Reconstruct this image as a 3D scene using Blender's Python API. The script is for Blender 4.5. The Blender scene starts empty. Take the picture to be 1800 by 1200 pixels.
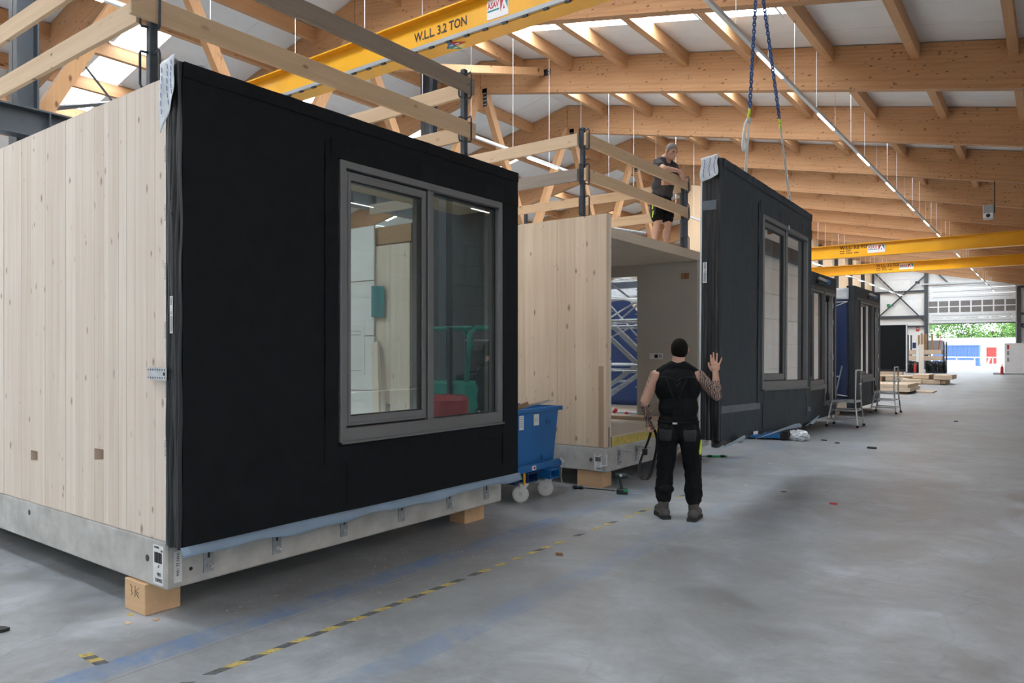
import bpy, bmesh, math, random
from mathutils import Vector, Matrix, Euler
random.seed(11)
S = bpy.context.scene
COL = S.collection

# ---------------------------------------------------------------- camera
cd = bpy.data.cameras.new('camera')
cd.sensor_width = 36.0
cd.lens = 36.0 * 1283.0 / 1800.0
cd.shift_y = 19.0 / 1800.0
cd.clip_start, cd.clip_end = 0.05, 600
cam = bpy.data.objects.new('camera', cd)
COL.objects.link(cam)
cam.location = (0, 0, 1.67)
cam.rotation_euler = (math.radians(90), 0, math.radians(36.62))
S.camera = cam

# ---------------------------------------------------------------- sky, sun, exposure
w = bpy.data.worlds.new('sky')
S.world = w
w.use_nodes = True
bg = w.node_tree.nodes['Background']
bg.inputs['Color'].default_value = (0.86, 0.93, 1.0, 1)
bg.inputs['Strength'].default_value = 3.4
sd = bpy.data.lights.new('sun', 'SUN')
sd.energy = 4.0
sd.angle = math.radians(1.5)
so = bpy.data.objects.new('sun', sd)
COL.objects.link(so)
so.rotation_euler = Euler((math.radians(48), 0, math.radians(-25)))
SKYLIGHT_AISLE, SKYLIGHT_FAR = 25.0, 16.0
LAMP = 5.0
S.view_settings.view_transform = 'Standard'
S.view_settings.look = 'None'
S.view_settings.gamma = 1
S.view_settings.use_curve_mapping = False
S.view_settings.exposure = -0.08
S.cycles.max_bounces = 10
S.cycles.diffuse_bounces = 6
S.cycles.transparent_max_bounces = 16
S.cycles.sample_clamp_indirect = 6.0
S.cycles.use_denoising = True

# ---------------------------------------------------------------- helpers
ORG = {}


def link(o):
    COL.objects.link(o)
    return o


def tag(o, label=None, cat=None, group=None, kind=None):
    if label: o['label'] = label
    if cat: o['category'] = cat
    if group: o['group'] = group
    if kind: o['kind'] = kind
    return o


def thing(name, label=None, cat=None, loc=(0, 0, 0), rot=(0, 0, 0), group=None, kind=None, parent=None):
    o = link(bpy.data.objects.new(name, None))
    o.empty_display_size = 0.1
    o.rotation_euler = rot
    if parent is not None:
        o.parent = parent
        po = ORG.get(parent.name, Vector((0, 0, 0)))
        o.location = Vector(loc) - po
        ORG[o.name] = Vector(loc)
    else:
        o.location = loc
        ORG[o.name] = Vector(loc)
    return tag(o, label, cat, group, kind)


class MB:
    def __init__(s):
        s.bm = bmesh.new()

    def box(s, x0, x1, y0, y1, z0, z1):
        return s.hexa([(x0, y0, z0), (x1, y0, z0), (x1, y1, z0), (x0, y1, z0), (x0, y0, z1), (x1, y0, z1), (x1, y1, z1), (x0, y1, z1)])

    def hexa(s, p):
        v = [s.bm.verts.new(q) for q in p]
        for f in ((3, 2, 1, 0), (4, 5, 6, 7), (0, 1, 5, 4), (1, 2, 6, 5), (2, 3, 7, 6), (3, 0, 4, 7)):
            s.bm.faces.new([v[i] for i in f])
        return s

    def bar(s, a, b, w, h, up=(0, 0, 1)):
        """rectangular bar from a to b, w sideways, h along up"""
        a, b = Vector(a), Vector(b)
        d = (b - a).normalized()
        u = Vector(up)
        u = (u - d * u.dot(d)).normalized()
        r = d.cross(u)
        q = []
        for p in (a, b):
            for i, j in ((-1, -1), (1, -1), (1, 1), (-1, 1)):
                q.append(p + r * (i * w / 2) + u * (j * h / 2))
        return s.hexa([q[0], q[1], q[2], q[3], q[4], q[5], q[6], q[7]])

    def tube(s, pts, r, n=8, cap=True, closed=False):
        pts = [Vector(p) for p in pts]
        rs = r if isinstance(r, (list, tuple)) else [r] * len(pts)
        rings = []
        prev = None
        m = len(pts)
        for i, p in enumerate(pts):
            if closed:
                d = pts[(i + 1) % m] - pts[i - 1]
            else:
                d = pts[min(i + 1, m - 1)] - pts[max(i - 1, 0)]
            d.normalize()
            if prev is None:
                u = d.orthogonal().normalized()
            else:
                u = prev - d * prev.dot(d)
                u = u.normalized() if u.length > 1e-6 else d.orthogonal().normalized()
            prev = u
            v = d.cross(u)
            rings.append([s.bm.verts.new(p + (u * math.cos(2 * math.pi * k / n) + v * math.sin(2 * math.pi * k / n)) * rs[i]) for k in range(n)])
        for i in range(m if closed else m - 1):
            A, B = rings[i], rings[(i + 1) % m]
            for k in range(n):
                s.bm.faces.new((A[k], A[(k + 1) % n], B[(k + 1) % n], B[k]))
        if cap and not closed:
            s.bm.faces.new(rings[0][::-1])
            s.bm.faces.new(rings[-1])
        return s

    def cyl(s, a, b, r, n=16, r2=None):
        return s.tube([a, b], [r, r if r2 is None else r2], n)

    def lathe(s, prof, c=(0, 0, 0), n=24, axis='Z'):
        rings = []
        for (r, z) in prof:
            ring = []
            for k in range(n):
                t = 2 * math.pi * k / n
                x, y = r * math.cos(t), r * math.sin(t)
                q = {'Z': (x, y, z), 'X': (z, x, y), 'Y': (y, z, x)}[axis]
                ring.append(s.bm.verts.new((q[0] + c[0], q[1] + c[1], q[2] + c[2])))
            rings.append(ring)
        for A, B in zip(rings, rings[1:]):
            for k in range(n):
                s.bm.faces.new((A[k], A[(k + 1) % n], B[(k + 1) % n], B[k]))
        s.bm.faces.new(rings[0][::-1])
        s.bm.faces.new(rings[-1])
        return s

    def ell(s, c, r, rot=None, n=20, m=12):
        mat = Matrix.Translation(c) @ ((rot if rot is not None else Euler((0, 0, 0))).to_matrix().to_4x4()) @ Matrix.Diagonal((r[0], r[1], r[2], 1))
        bmesh.ops.create_uvsphere(s.bm, u_segments=n, v_segments=m, radius=1, matrix=mat)
        return s

    def cap(s, a, b, ra, rb, n=16, flat=1.0, side=None):
        """closed tapered limb with round ends; flat<1 thins it along `side`"""
        a, b = Vector(a), Vector(b)
        d = (b - a)
        L = d.length
        d.normalize()
        if side is None:
            u = d.orthogonal().normalized()
        else:
            u = Vector(side)
            u = (u - d * u.dot(d)).normalized()
        v = d.cross(u)
        rows = []
        K = 5
        for i in range(K):
            t = math.pi / 2 * (1 - i / K)
            rows.append((-ra * math.sin(t), ra * math.cos(t)))
        for i in range(K, -1, -1):
            t = math.pi / 2 * (1 - i / K)
            rows.append((L + rb * math.sin(t), rb * math.cos(t)))
        rings = []
        for (h, r) in rows:
            r = max(r, 1e-4)
            rings.append([s.bm.verts.new(a + d * h + (u * math.cos(2 * math.pi * k / n) * flat + v * math.sin(2 * math.pi * k / n)) * r) for k in range(n)])
        for A, B in zip(rings, rings[1:]):
            for k in range(n):
                s.bm.faces.new((A[k], A[(k + 1) % n], B[(k + 1) % n], B[k]))
        s.bm.faces.new(rings[0][::-1])
        s.bm.faces.new(rings[-1])
        return s

    def prism(s, poly, a0, a1, axis='X'):
        """extrude a 2-D polygon along an axis"""
        def P(u, v, t):
            return {'X': (t, u, v), 'Y': (u, t, v), 'Z': (u, v, t)}[axis]
        A = [s.bm.verts.new(P(u, v, a0)) for u, v in poly]
        B = [s.bm.verts.new(P(u, v, a1)) for u, v in poly]
        s.bm.faces.new(A[::-1])
        s.bm.faces.new(B)
        n = len(poly)
        for k in range(n):
            s.bm.faces.new((A[k], A[(k + 1) % n], B[(k + 1) % n], B[k]))
        return s

    def ring(s, o, i, n0, n1):
        """rectangular ring in the local facade frame: x outward, y along, z up. o,i = (y0,y1,z0,z1)"""
        def R(r, n):
            return [s.bm.verts.new(q) for q in ((n, r[0], r[2]), (n, r[1], r[2]), (n, r[1], r[3]), (n, r[0], r[3]))]
        o0, o1, i0, i1 = R(o, n0), R(o, n1), R(i, n0), R(i, n1)
        for k in range(4):
            l = (k + 1) % 4
            s.bm.faces.new((o1[k], o1[l], i1[l], i1[k]))
            s.bm.faces.new((o0[l], o0[k], i0[k], i0[l]))
            s.bm.faces.new((o0[k], o0[l], o1[l], o1[k]))
            s.bm.faces.new((i0[l], i0[k], i1[k], i1[l]))
        return s

    def grid(s, P, nu, nv):
        V = [[s.bm.verts.new(P(i / nu, j / nv)) for j in range(nv + 1)] for i in range(nu + 1)]
        for i in range(nu):
            for j in range(nv):
                s.bm.faces.new((V[i][j], V[i + 1][j], V[i + 1][j + 1], V[i][j + 1]))
        return s

    def build(s, name, mat, parent=None, local=False, smooth=False, bevel=0.0, origin=None, solid=0.0, fix=True):
        bm = s.bm
        if fix:
            bmesh.ops.recalc_face_normals(bm, faces=bm.faces)
        if bevel:
            bmesh.ops.bevel(bm, geom=[e for e in bm.edges if len(e.link_faces) == 2 and e.calc_face_angle(0) > 0.5], offset=bevel, segments=1, affect='EDGES', profile=0.5, clamp_overlap=True)
        if not local:
            if parent is not None:
                og = ORG.get(parent.name, Vector((0, 0, 0)))
            elif origin is not None:
                og = Vector(origin)
            else:
                xs = [v.co for v in bm.verts]
                og = Vector(((min(c.x for c in xs) + max(c.x for c in xs)) / 2, (min(c.y for c in xs) + max(c.y for c in xs)) / 2, min(c.z for c in xs)))
            bmesh.ops.translate(bm, verts=bm.verts, vec=-og)
        me = bpy.data.meshes.new(name)
        bm.to_mesh(me)
        bm.free()
        if smooth:
            for p in me.polygons: p.use_smooth = True
        for m in (mat if isinstance(mat, (list, tuple)) else [mat]):
            me.materials.append(m)
        o = link(bpy.data.objects.new(name, me))
        if parent is not None:
            o.parent = parent
            if not local: ORG[o.name] = ORG.get(parent.name, Vector((0, 0, 0))).copy()
        elif not local:
            o.location = og
            ORG[o.name] = og.copy()
        if solid:
            md = o.modifiers.new('thick', 'SOLIDIFY')
            md.thickness = solid
            md.offset = 0
        return o


def box(name, mat, x0, x1, y0, y1, z0, z1, parent=None, bevel=0.0, local=False):
    return MB().box(x0, x1, y0, y1, z0, z1).build(name, mat, parent, bevel=bevel, local=local)


def copy_tree(o, parent=None):
    c = o.copy()
    link(c)
    ORG[c.name] = ORG.get(o.name, Vector((0, 0, 0))).copy()
    if parent is not None: c.parent = parent
    for ch in list(o.children):
        copy_tree(ch, c)
    return c


def text(body, size, mat, loc, xdir, ydir, parent=None, name='lettering', extrude=0.001, align='LEFT', narrow=1.0, bold=0.012):
    """lettering as a mesh; loc is given in the parent's own frame"""
    cu = bpy.data.curves.new('t', 'FONT')
    cu.body = body
    cu.size = size
    cu.extrude = extrude
    cu.offset = bold * size
    cu.align_x = align
    cu.resolution_u = 2
    t = bpy.data.objects.new('t', cu)
    link(t)
    dg = bpy.context.evaluated_depsgraph_get()
    me = bpy.data.meshes.new_from_object(t.evaluated_get(dg))
    bpy.data.objects.remove(t)
    bpy.data.curves.remove(cu)
    me.name = name
    x, y = Vector(xdir).normalized(), Vector(ydir).normalized()
    z = x.cross(y)
    M = Matrix((x * narrow, y, z)).transposed().to_4x4()
    M.translation = Vector(loc)
    me.transform(M)
    me.materials.clear()
    me.materials.append(mat)
    o = link(bpy.data.objects.new(name, me))
    if parent is not None: o.parent = parent
    return o


# ---------------------------------------------------------------- materials
def nt(name):
    m = bpy.data.materials.new(name)
    m.use_nodes = True
    t = m.node_tree
    return m, t, t.nodes['Principled BSDF']


def N(t, typ, **kw):
    n = t.nodes.new(typ)
    for k, v in kw.items():
        setattr(n, k, v)
    return n


def coords(t, scale, rnd=True):
    tc = N(t, 'ShaderNodeTexCoord')
    mp = N(t, 'ShaderNodeMapping')
    mp.inputs['Scale'].default_value = scale
    if rnd:
        oi = N(t, 'ShaderNodeObjectInfo')
        ad = N(t, 'ShaderNodeVectorMath', operation='MULTIPLY_ADD')
        cb = N(t, 'ShaderNodeCombineXYZ')
        for i in range(3): t.links.new(oi.outputs['Random'], cb.inputs[i])
        ad.inputs[1].default_value = (37, 23, 51)
        t.links.new(cb.outputs[0], ad.inputs[0])
        t.links.new(tc.outputs['Object'], ad.inputs[2])
        t.links.new(ad.outputs[0], mp.inputs['Vector'])
    else:
        t.links.new(tc.outputs['Object'], mp.inputs['Vector'])
    return mp.outputs['Vector']


def mix(t, fac, a, b):
    n = N(t, 'ShaderNodeMix', data_type='RGBA')
    if isinstance(fac, (int, float)): n.inputs[0].default_value = fac
    else: t.links.new(fac, n.inputs[0])
    for k, v in ((6, a), (7, b)):
        if isinstance(v, tuple): n.inputs[k].default_value = (*v[:3], 1)
        else: t.links.new(v, n.inputs[k])
    return n.outputs[2]


def ramp(t, fac, stops):
    r = N(t, 'ShaderNodeValToRGB')
    e = r.color_ramp.elements
    while len(e) < len(stops): e.new(0.5)
    for k, (p, c) in enumerate(stops):
        e[k].position = p
        e[k].color = (*c, 1) if isinstance(c, tuple) else (c, c, c, 1)
    t.links.new(fac, r.inputs[0])
    return r.outputs[0]


def noise(t, vec, scale=5, detail=4, rough=0.55, dist=0.0):
    n = N(t, 'ShaderNodeTexNoise')
    n.inputs['Scale'].default_value = scale
    n.inputs['Detail'].default_value = detail
    n.inputs['Roughness'].default_value = rough
    n.inputs['Distortion'].default_value = dist
    t.links.new(vec, n.inputs['Vector'])
    return n.outputs['Fac']


def bump(t, b, h, strength=0.2, dist=0.01):
    n = N(t, 'ShaderNodeBump')
    n.inputs['Strength'].default_value = strength
    n.inputs['Distance'].default_value = dist
    t.links.new(h, n.inputs['Height'])
    t.links.new(n.outputs[0], b.inputs['Normal'])


def plain(name, col, rough=0.5, metal=0.0, var=0.12, sc=6, bm=0.0, spec=None, scale=(1, 1, 1)):
    m, t, b = nt(name)
    v = coords(t, scale)
    f = noise(t, v, sc, 4)
    d = tuple(c * (1 - var) for c in col)
    l = tuple(min(1, c * (1 + var)) for c in col)
    t.links.new(ramp(t, f, [(0.3, d), (0.7, l)]), b.inputs['Base Color'])
    b.inputs['Roughness'].default_value = rough
    b.inputs['Metallic'].default_value = metal
    if spec is not None: b.inputs['Specular IOR Level'].default_value = spec
    if bm: bump(t, b, noise(t, v, sc * 4, 3), bm)
    return m


def wood(name, c1, c2, grain='Z', knots=0.5, knot_col=(0.12, 0.055, 0.025), tint=0.12, lam=0.0, lam_axis=None, shear=0.0, rough=0.6, kscale=5.0, gscale=1.0):
    m, t, b = nt(name)
    k = {'X': 0, 'Y': 1, 'Z': 2}[grain]
    sc = [18 * gscale] * 3
    sc[k] = 0.7 * gscale
    v = coords(t, sc)
    f = noise(t, v, 1.0, 5, 0.6, 0.6)
    base = ramp(t, f, [(0.3, c1), (0.72, c2)])
    # board to board tint
    oi = N(t, 'ShaderNodeObjectInfo')
    rr = ramp(t, oi.outputs['Random'], [(0.0, tuple(c * (1 - tint) for c in c1)), (1.0, tuple(min(1, c * (1 + tint)) for c in c2))])
    base = mix(t, 0.35, base, rr)
    if lam:
        tc = N(t, 'ShaderNodeTexCoord')
        sp = N(t, 'ShaderNodeSeparateXYZ')
        t.links.new(tc.outputs['Object'], sp.inputs[0])
        ma = N(t, 'ShaderNodeMath', operation='MULTIPLY_ADD')
        t.links.new(sp.outputs['X'], ma.inputs[0])
        ma.inputs[1].default_value = shear
        t.links.new(sp.outputs[{'X': 0, 'Y': 1, 'Z': 2}[lam_axis]], ma.inputs[2])
        dv = N(t, 'ShaderNodeMath', operation='DIVIDE')
        t.links.new(ma.outputs[0], dv.inputs[0])
        dv.inputs[1].default_value = lam
        fl = N(t, 'ShaderNodeMath', operation='FLOOR')
        t.links.new(dv.outputs[0], fl.inputs[0])
        fr = N(t, 'ShaderNodeMath', operation='FRACT')
        t.links.new(dv.outputs[0], fr.inputs[0])
        wn = N(t, 'ShaderNodeTexWhiteNoise', noise_dimensions='1D')
        t.links.new(fl.outputs[0], wn.inputs['W'])
        base = mix(t, 0.30, base, ramp(t, wn.outputs['Value'], [(0, tuple(c * 0.8 for c in c1)), (1, c2)]))
        ln = ramp(t, fr.outputs[0], [(0.0, 1.0), (0.05, 0.0)])
        base = mix(t, N_mul(t, ln, 0.25), base, tuple(c * 0.55 for c in c1))
    if knots:
        s2 = [kscale] * 3
        s2[k] = kscale * 0.5
        v2 = coords(t, s2)
        vo = N(t, 'ShaderNodeTexVoronoi')
        vo.inputs['Scale'].default_value = 1.0
        t.links.new(v2, vo.inputs['Vector'])
        sz = N(t, 'ShaderNodeSeparateColor')
        t.links.new(vo.outputs['Color'], sz.inputs[0])
        dd = N(t, 'ShaderNodeMath', operation='DIVIDE')
        t.links.new(vo.outputs['Distance'], dd.inputs[0])
        ms = N(t, 'ShaderNodeMapRange')
        t.links.new(sz.outputs[0], ms.inputs[0])
        ms.inputs[3].default_value, ms.inputs[4].default_value = 0.35, 1.5
        t.links.new(ms.outputs[0], dd.inputs[1])
        kf = ramp(t, dd.outputs[0], [(0.05 * knots, 1.0), (0.13 * knots, 0.0)])
        gate = ramp(t, noise(t, v2, 0.35, 1), [(0.44, 0.0), (0.54, 1.0)])
        mm = N(t, 'ShaderNodeMath', operation='MULTIPLY')
        t.links.new(kf, mm.inputs[0])
        t.links.new(gate, mm.inputs[1])
        base = mix(t, N_mul(t, mm.outputs[0], 0.85), base, knot_col)
    t.links.new(base, b.inputs['Base Color'])
    b.inputs['Roughness'].default_value = rough
    b.inputs['Specular IOR Level'].default_value = 0.3
    bump(t, b, f, 0.08, 0.004)
    return m


def N_mul(t, sock, k):
    n = N(t, 'ShaderNodeMath', operation='MULTIPLY')
    t.links.new(sock, n.inputs[0])
    n.inputs[1].default_value = k
    return n.outputs[0]


def emit(name, col, strength):
    m = bpy.data.materials.new(name)
    m.use_nodes = True
    t = m.node_tree
    t.nodes.clear()
    e = N(t, 'ShaderNodeEmission')
    e.inputs[0].default_value = (*col, 1)
    e.inputs[1].default_value = strength
    o = N(t, 'ShaderNodeOutputMaterial')
    t.links.new(e.outputs[0], o.inputs[0])
    return m


def pane_mat(name, tint=(0.82, 0.88, 0.86), gain=1.7, extra=0.03):
    m = bpy.data.materials.new(name)
    m.use_nodes = True
    t = m.node_tree
    t.nodes.clear()
    tr = N(t, 'ShaderNodeBsdfTransparent')
    tr.inputs[0].default_value = (*tint, 1)
    gl = N(t, 'ShaderNodeBsdfGlossy')
    gl.inputs['Roughness'].default_value = 0.0
    gl.inputs['Color'].default_value = (0.95, 0.97, 1, 1)
    fr = N(t, 'ShaderNodeFresnel')
    ge = N(t, 'ShaderNodeNewGeometry')
    mr = N(t, 'ShaderNodeMapRange')
    t.links.new(ge.outputs['Backfacing'], mr.inputs[0])
    mr.inputs[3].default_value, mr.inputs[4].default_value = 1.5, 1 / 1.5
    t.links.new(mr.outputs[0], fr.inputs[0])
    ma = N(t, 'ShaderNodeMath', operation='MULTIPLY_ADD', use_clamp=True)
    t.links.new(fr.outputs[0], ma.inputs[0])
    ma.inputs[1].default_value = gain
    ma.inputs[2].default_value = extra
    mx = N(t, 'ShaderNodeMixShader')
    t.links.new(ma.outputs[0], mx.inputs[0])
    t.links.new(tr.outputs[0], mx.inputs[1])
    t.links.new(gl.outputs[0], mx.inputs[2])
    o = N(t, 'ShaderNodeOutputMaterial')
    t.links.new(mx.outputs[0], o.inputs[0])
    return m


def membrane(name, col, rough, wr=0.25, spec=0.4):
    m, t, b = nt(name)
    b.inputs['Specular IOR Level'].default_value = spec
    v = coords(t, (1, 1, 0.35))
    f = noise(t, v, 3.0, 3, 0.5, 0.8)
    v2 = coords(t, (1, 1, 1))
    sp = noise(t, v2, 260, 2)
    dirt = noise(t, v2, 7, 6, 0.7)
    speck = ramp(t, noise(t, v2, 55, 3, 0.6), [(0.73, 0.0), (0.78, 1.0)])
    base = ramp(t, dirt, [(0.35, col), (0.85, tuple(c * 1.7 + 0.004 for c in col))])
    base = mix(t, N_mul(t, speck, 0.25), base, (0.14, 0.14, 0.14))
    t.links.new(base, b.inputs['Base Color'])
    r = ramp(t, dirt, [(0.3, rough - 0.07), (0.8, rough + 0.12)])
    t.links.new(r, b.inputs['Roughness'])
    add = N(t, 'ShaderNodeMath', operation='MULTIPLY_ADD')
    t.links.new(sp, add.inputs[0])
    add.inputs[1].default_value = 0.06
    t.links.new(f, add.inputs[2])
    bump(t, b, add.outputs[0], wr, 0.02)
    return m


def floor_mat():
    m, t, b = nt('floor_concrete')
    tc = N(t, 'ShaderNodeTexCoord')
    v = tc.outputs['Object']
    big = noise(t, v, 0.35, 5, 0.6, 0.4)
    mid = noise(t, v, 1.9, 7, 0.68, 0.6)
    mp = N(t, 'ShaderNodeMapping')
    mp.inputs['Rotation'].default_value = (0, 0, 0.6)
    mp.inputs['Scale'].default_value = (9, 1.1, 1)
    t.links.new(v, mp.inputs[0])
    scr = noise(t, mp.outputs[0], 2.0, 6, 0.7, 0.3)
    mp2 = N(t, 'ShaderNodeMapping')
    mp2.inputs['Rotation'].default_value = (0, 0, -0.5)
    mp2.inputs['Scale'].default_value = (1.0, 14, 1)
    t.links.new(v, mp2.inputs[0])
    scr2 = noise(t, mp2.outputs[0], 1.6, 6, 0.7, 0.3)
    c = ramp(t, mid, [(0.30, (0.215, 0.22, 0.226)), (0.5, (0.335, 0.357, 0.376)), (0.70, (0.46, 0.492, 0.528))])
    c = mix(t, N_mul(t, ramp(t, big, [(0.36, 1.0), (0.6, 0.0)]), 0.6), c, (0.235, 0.23, 0.222))
    c = mix(t, N_mul(t, ramp(t, scr, [(0.60, 0.0), (0.74, 1.0)]), 0.22), c, (0.11, 0.11, 0.11))
    c = mix(t, N_mul(t, ramp(t, scr2, [(0.58, 0.0), (0.72, 1.0)]), 0.22), c, (0.48, 0.49, 0.5))
    pat = noise(t, v, 0.85, 9, 0.72, 1.2)
    c = mix(t, N_mul(t, ramp(t, pat, [(0.40, 1.0), (0.56, 0.0)]), 0.45), c, (0.20, 0.195, 0.19))
    c = mix(t, N_mul(t, ramp(t, noise(t, v, 1.4, 9, 0.75, 2.0), [(0.58, 0.0), (0.70, 1.0)]), 0.35), c, (0.52, 0.545, 0.57))
    vc = N(t, 'ShaderNodeTexVoronoi', feature='DISTANCE_TO_EDGE')
    vc.inputs['Scale'].default_value = 0.42
    wob = N(t, 'ShaderNodeVectorMath', operation='MULTIPLY_ADD')
    nz = N(t, 'ShaderNodeTexNoise')
    nz.inputs['Scale'].default_value = 1.8
    t.links.new(v, nz.inputs['Vector'])
    t.links.new(nz.outputs['Color'], wob.inputs[0])
    wob.inputs[1].default_value = (0.7, 0.7, 0)
    t.links.new(v, wob.inputs[2])
    t.links.new(wob.outputs[0], vc.inputs['Vector'])
    ck = N(t, 'ShaderNodeMath', operation='MULTIPLY')
    t.links.new(ramp(t, vc.outputs['Distance'], [(0.0, 1.0), (0.006, 0.0)]), ck.inputs[0])
    t.links.new(ramp(t, big, [(0.45, 0.0), (0.55, 1.0)]), ck.inputs[1])
    c = mix(t, N_mul(t, ck.outputs[0], 0.25), c, (0.12, 0.12, 0.12))
    spk = ramp(t, noise(t, v, 60, 2, 0.5), [(0.74, 0.0), (0.78, 1.0)])
    c = mix(t, N_mul(t, spk, 0.5), c, (0.55, 0.54, 0.5))
    sp = N(t, 'ShaderNodeSeparateXYZ')
    t.links.new(v, sp.inputs[0])

    def band(sock, x, hw):
        s1 = N(t, 'ShaderNodeMath', operation='SUBTRACT')
        t.links.new(sock, s1.inputs[0])
        s1.inputs[1].default_value = x
        s2 = N(t, 'ShaderNodeMath', operation='ABSOLUTE')
        t.links.new(s1.outputs[0], s2.inputs[0])
        s3 = N(t, 'ShaderNodeMath', operation='LESS_THAN')
        t.links.new(s2.outputs[0], s3.inputs[0])
        s3.inputs[1].default_value = hw
        return s3.outputs[0]

    # two worn blue painted aisle lines
    wear = ramp(t, noise(t, v, 2.6, 8, 0.75, 0.5), [(0.40, 0.1), (0.60, 1.0)])
    lng = ramp(t, sp.outputs['Y'], [(0.0, 1.0), (1.0, 1.0)])
    fade = N(t, 'ShaderNodeMapRange')
    t.links.new(sp.outputs['Y'], fade.inputs[0])
    fade.inputs[1].default_value, fade.inputs[2].default_value = 3.0, 9.0
    fade.inputs[3].default_value, fade.inputs[4].default_value = 0.85, 0.2
    for x, hw, k in ((-4.0, 0.105, 1.0), (-2.84, 0.11, 0.5)):
        mm = N(t, 'ShaderNodeMath', operation='MULTIPLY')
        t.links.new(band(sp.outputs['X'], x, hw), mm.inputs[0])
        t.links.new(wear, mm.inputs[1])
        m3 = N(t, 'ShaderNodeMath', operation='MULTIPLY')
        t.links.new(mm.outputs[0], m3.inputs[0])
        t.links.new(fade.outputs[0], m3.inputs[1])
        c = mix(t, N_mul(t, m3.outputs[0], k), c, (0.10, 0.215, 0.43))
    # saw-cut joints in the slab
    for ax, x in (('X', -3.86), ('Y', 5.86), ('Y', 16.4), ('X', 1.1)):
        c = mix(t, N_mul(t, band(sp.outputs[ax], x, 0.005), 0.45), c, (0.12, 0.12, 0.12))
    t.links.new(c, b.inputs['Base Color'])
    t.links.new(ramp(t, mid, [(0.3, 0.30), (0.7, 0.48)]), b.inputs['Roughness'])
    b.inputs['Specular IOR Level'].default_value = 0.5
    bump(t, b, mid, 0.05, 0.01)
    return m


M = {}
M['floor'] = floor_mat()
M['clt'] = wood('spruce_board', (0.635, 0.515, 0.41), (0.795, 0.715, 0.63), 'Z', 1.25, (0.24, 0.14, 0.09), 0.08, kscale=11.0)
M['clt_warm'] = wood('warm_spruce_board', (0.60, 0.445, 0.305), (0.75, 0.605, 0.455), 'Z', 1.35, (0.22, 0.12, 0.07), 0.10, kscale=9.0)
M['clt_x'] = wood('spruce_board_lying', (0.56, 0.42, 0.29), (0.70, 0.56, 0.42), 'X', 0.6, (0.2, 0.11, 0.06), 0.08)
M['clt_y'] = wood('spruce_board_across', (0.56, 0.42, 0.29), (0.70, 0.56, 0.42), 'Y', 0.6, (0.2, 0.11, 0.06), 0.08)
M['glulam'] = wood('glulam_spruce', (0.42, 0.212, 0.096), (0.545, 0.305, 0.155), 'X', 1.9, (0.10, 0.04, 0.015), 0.07, lam=0.045, lam_axis='Z', shear=0.2046, kscale=13)
M['glulam_left'] = wood('glulam_spruce_left', (0.42, 0.212, 0.096), (0.545, 0.305, 0.155), 'X', 1.9, (0.10, 0.04, 0.015), 0.07, lam=0.045, lam_axis='Z', shear=-0.22, kscale=13)
M['purlin'] = wood('purlin_spruce', (0.43, 0.222, 0.100), (0.55, 0.315, 0.162), 'Y', 1.4, (0.13, 0.055, 0.02), 0.08)
M['strut'] = wood('strut_spruce', (0.45, 0.235, 0.105), (0.565, 0.33, 0.168), 'Z', 1.4, (0.13, 0.055, 0.02), 0.08)
M['plank_y'] = wood('scaffold_plank', (0.55, 0.38, 0.23), (0.68, 0.51, 0.35), 'Y', 1.5, (0.16, 0.08, 0.04), 0.06, kscale=11)
M['plank_x'] = wood('scaffold_plank_across', (0.55, 0.38, 0.23), (0.68, 0.51, 0.35), 'X', 1.5, (0.16, 0.08, 0.04), 0.06, kscale=11)
M['grey_plank_y'] = wood('weathered_plank', (0.20, 0.155, 0.115), (0.30, 0.24, 0.19), 'Y', 0.8, (0.06, 0.04, 0.03), 0.06, kscale=11)
M['grey_plank_x'] = wood('weathered_plank_across', (0.24, 0.19, 0.155), (0.36, 0.30, 0.25), 'X', 0.8, (0.06, 0.04, 0.03), 0.06, kscale=11)
M['block'] = wood('packing_timber', (0.55, 0.34, 0.18), (0.66, 0.44, 0.26), 'X', 0.5, (0.18, 0.09, 0.04), 0.08)
M['partition'] = wood('partition_spruce', (0.60, 0.42, 0.25), (0.72, 0.54, 0.36), 'Z', 0.5, (0.2, 0.1, 0.05), 0.06)
M['concrete'] = plain('precast_concrete', (0.47, 0.46, 0.435), 0.75, var=0.2, sc=5, bm=0.25, spec=0.3)
M['roof_white'] = plain('white_roof_sheet', (0.78, 0.79, 0.79), 0.45, var=0.03, sc=2)
M['wall_white'] = plain('white_wall_sheet', (0.82, 0.82, 0.81), 0.5, var=0.03, sc=2)
M['steel'] = plain('anthracite_steel', (0.055, 0.065, 0.078), 0.45, var=0.12, sc=3)
M['dark'] = plain('black_steel', (0.015, 0.016, 0.018), 0.45, var=0.2, sc=9)
M['guard'] = plain('blue_grey_post_paint', (0.04, 0.052, 0.068), 0.4, var=0.3, sc=18)
M['yellow'] = plain('crane_yellow', (0.78, 0.39, 0.012), 0.38, var=0.05, sc=2)
M['galv'] = plain('galvanised_steel', (0.56, 0.59, 0.61), 0.42, 0.4, var=0.2, sc=14)
M['plate'] = plain('zinc_plate', (0.30, 0.32, 0.33), 0.45, 0.3, var=0.15, sc=20)
M['alu'] = plain('aluminium_tube', (0.62, 0.63, 0.64), 0.33, 0.85, var=0.1, sc=9)
M['rail_grey'] = plain('grey_rail', (0.36, 0.38, 0.40), 0.4, 0.3, var=0.06)
M['membrane'] = membrane('black_membrane', (0.0042, 0.0054, 0.0070), 0.62, spec=0.16)
M['membrane_sheen'] = membrane('sheen_membrane', (0.019, 0.027, 0.036), 0.56)  # black membrane; skylight sheen put in as a lighter, bluer colour
M['membrane_fold'] = membrane('black_plastic_fold', (0.014, 0.015, 0.017), 0.33, 0.5)
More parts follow.
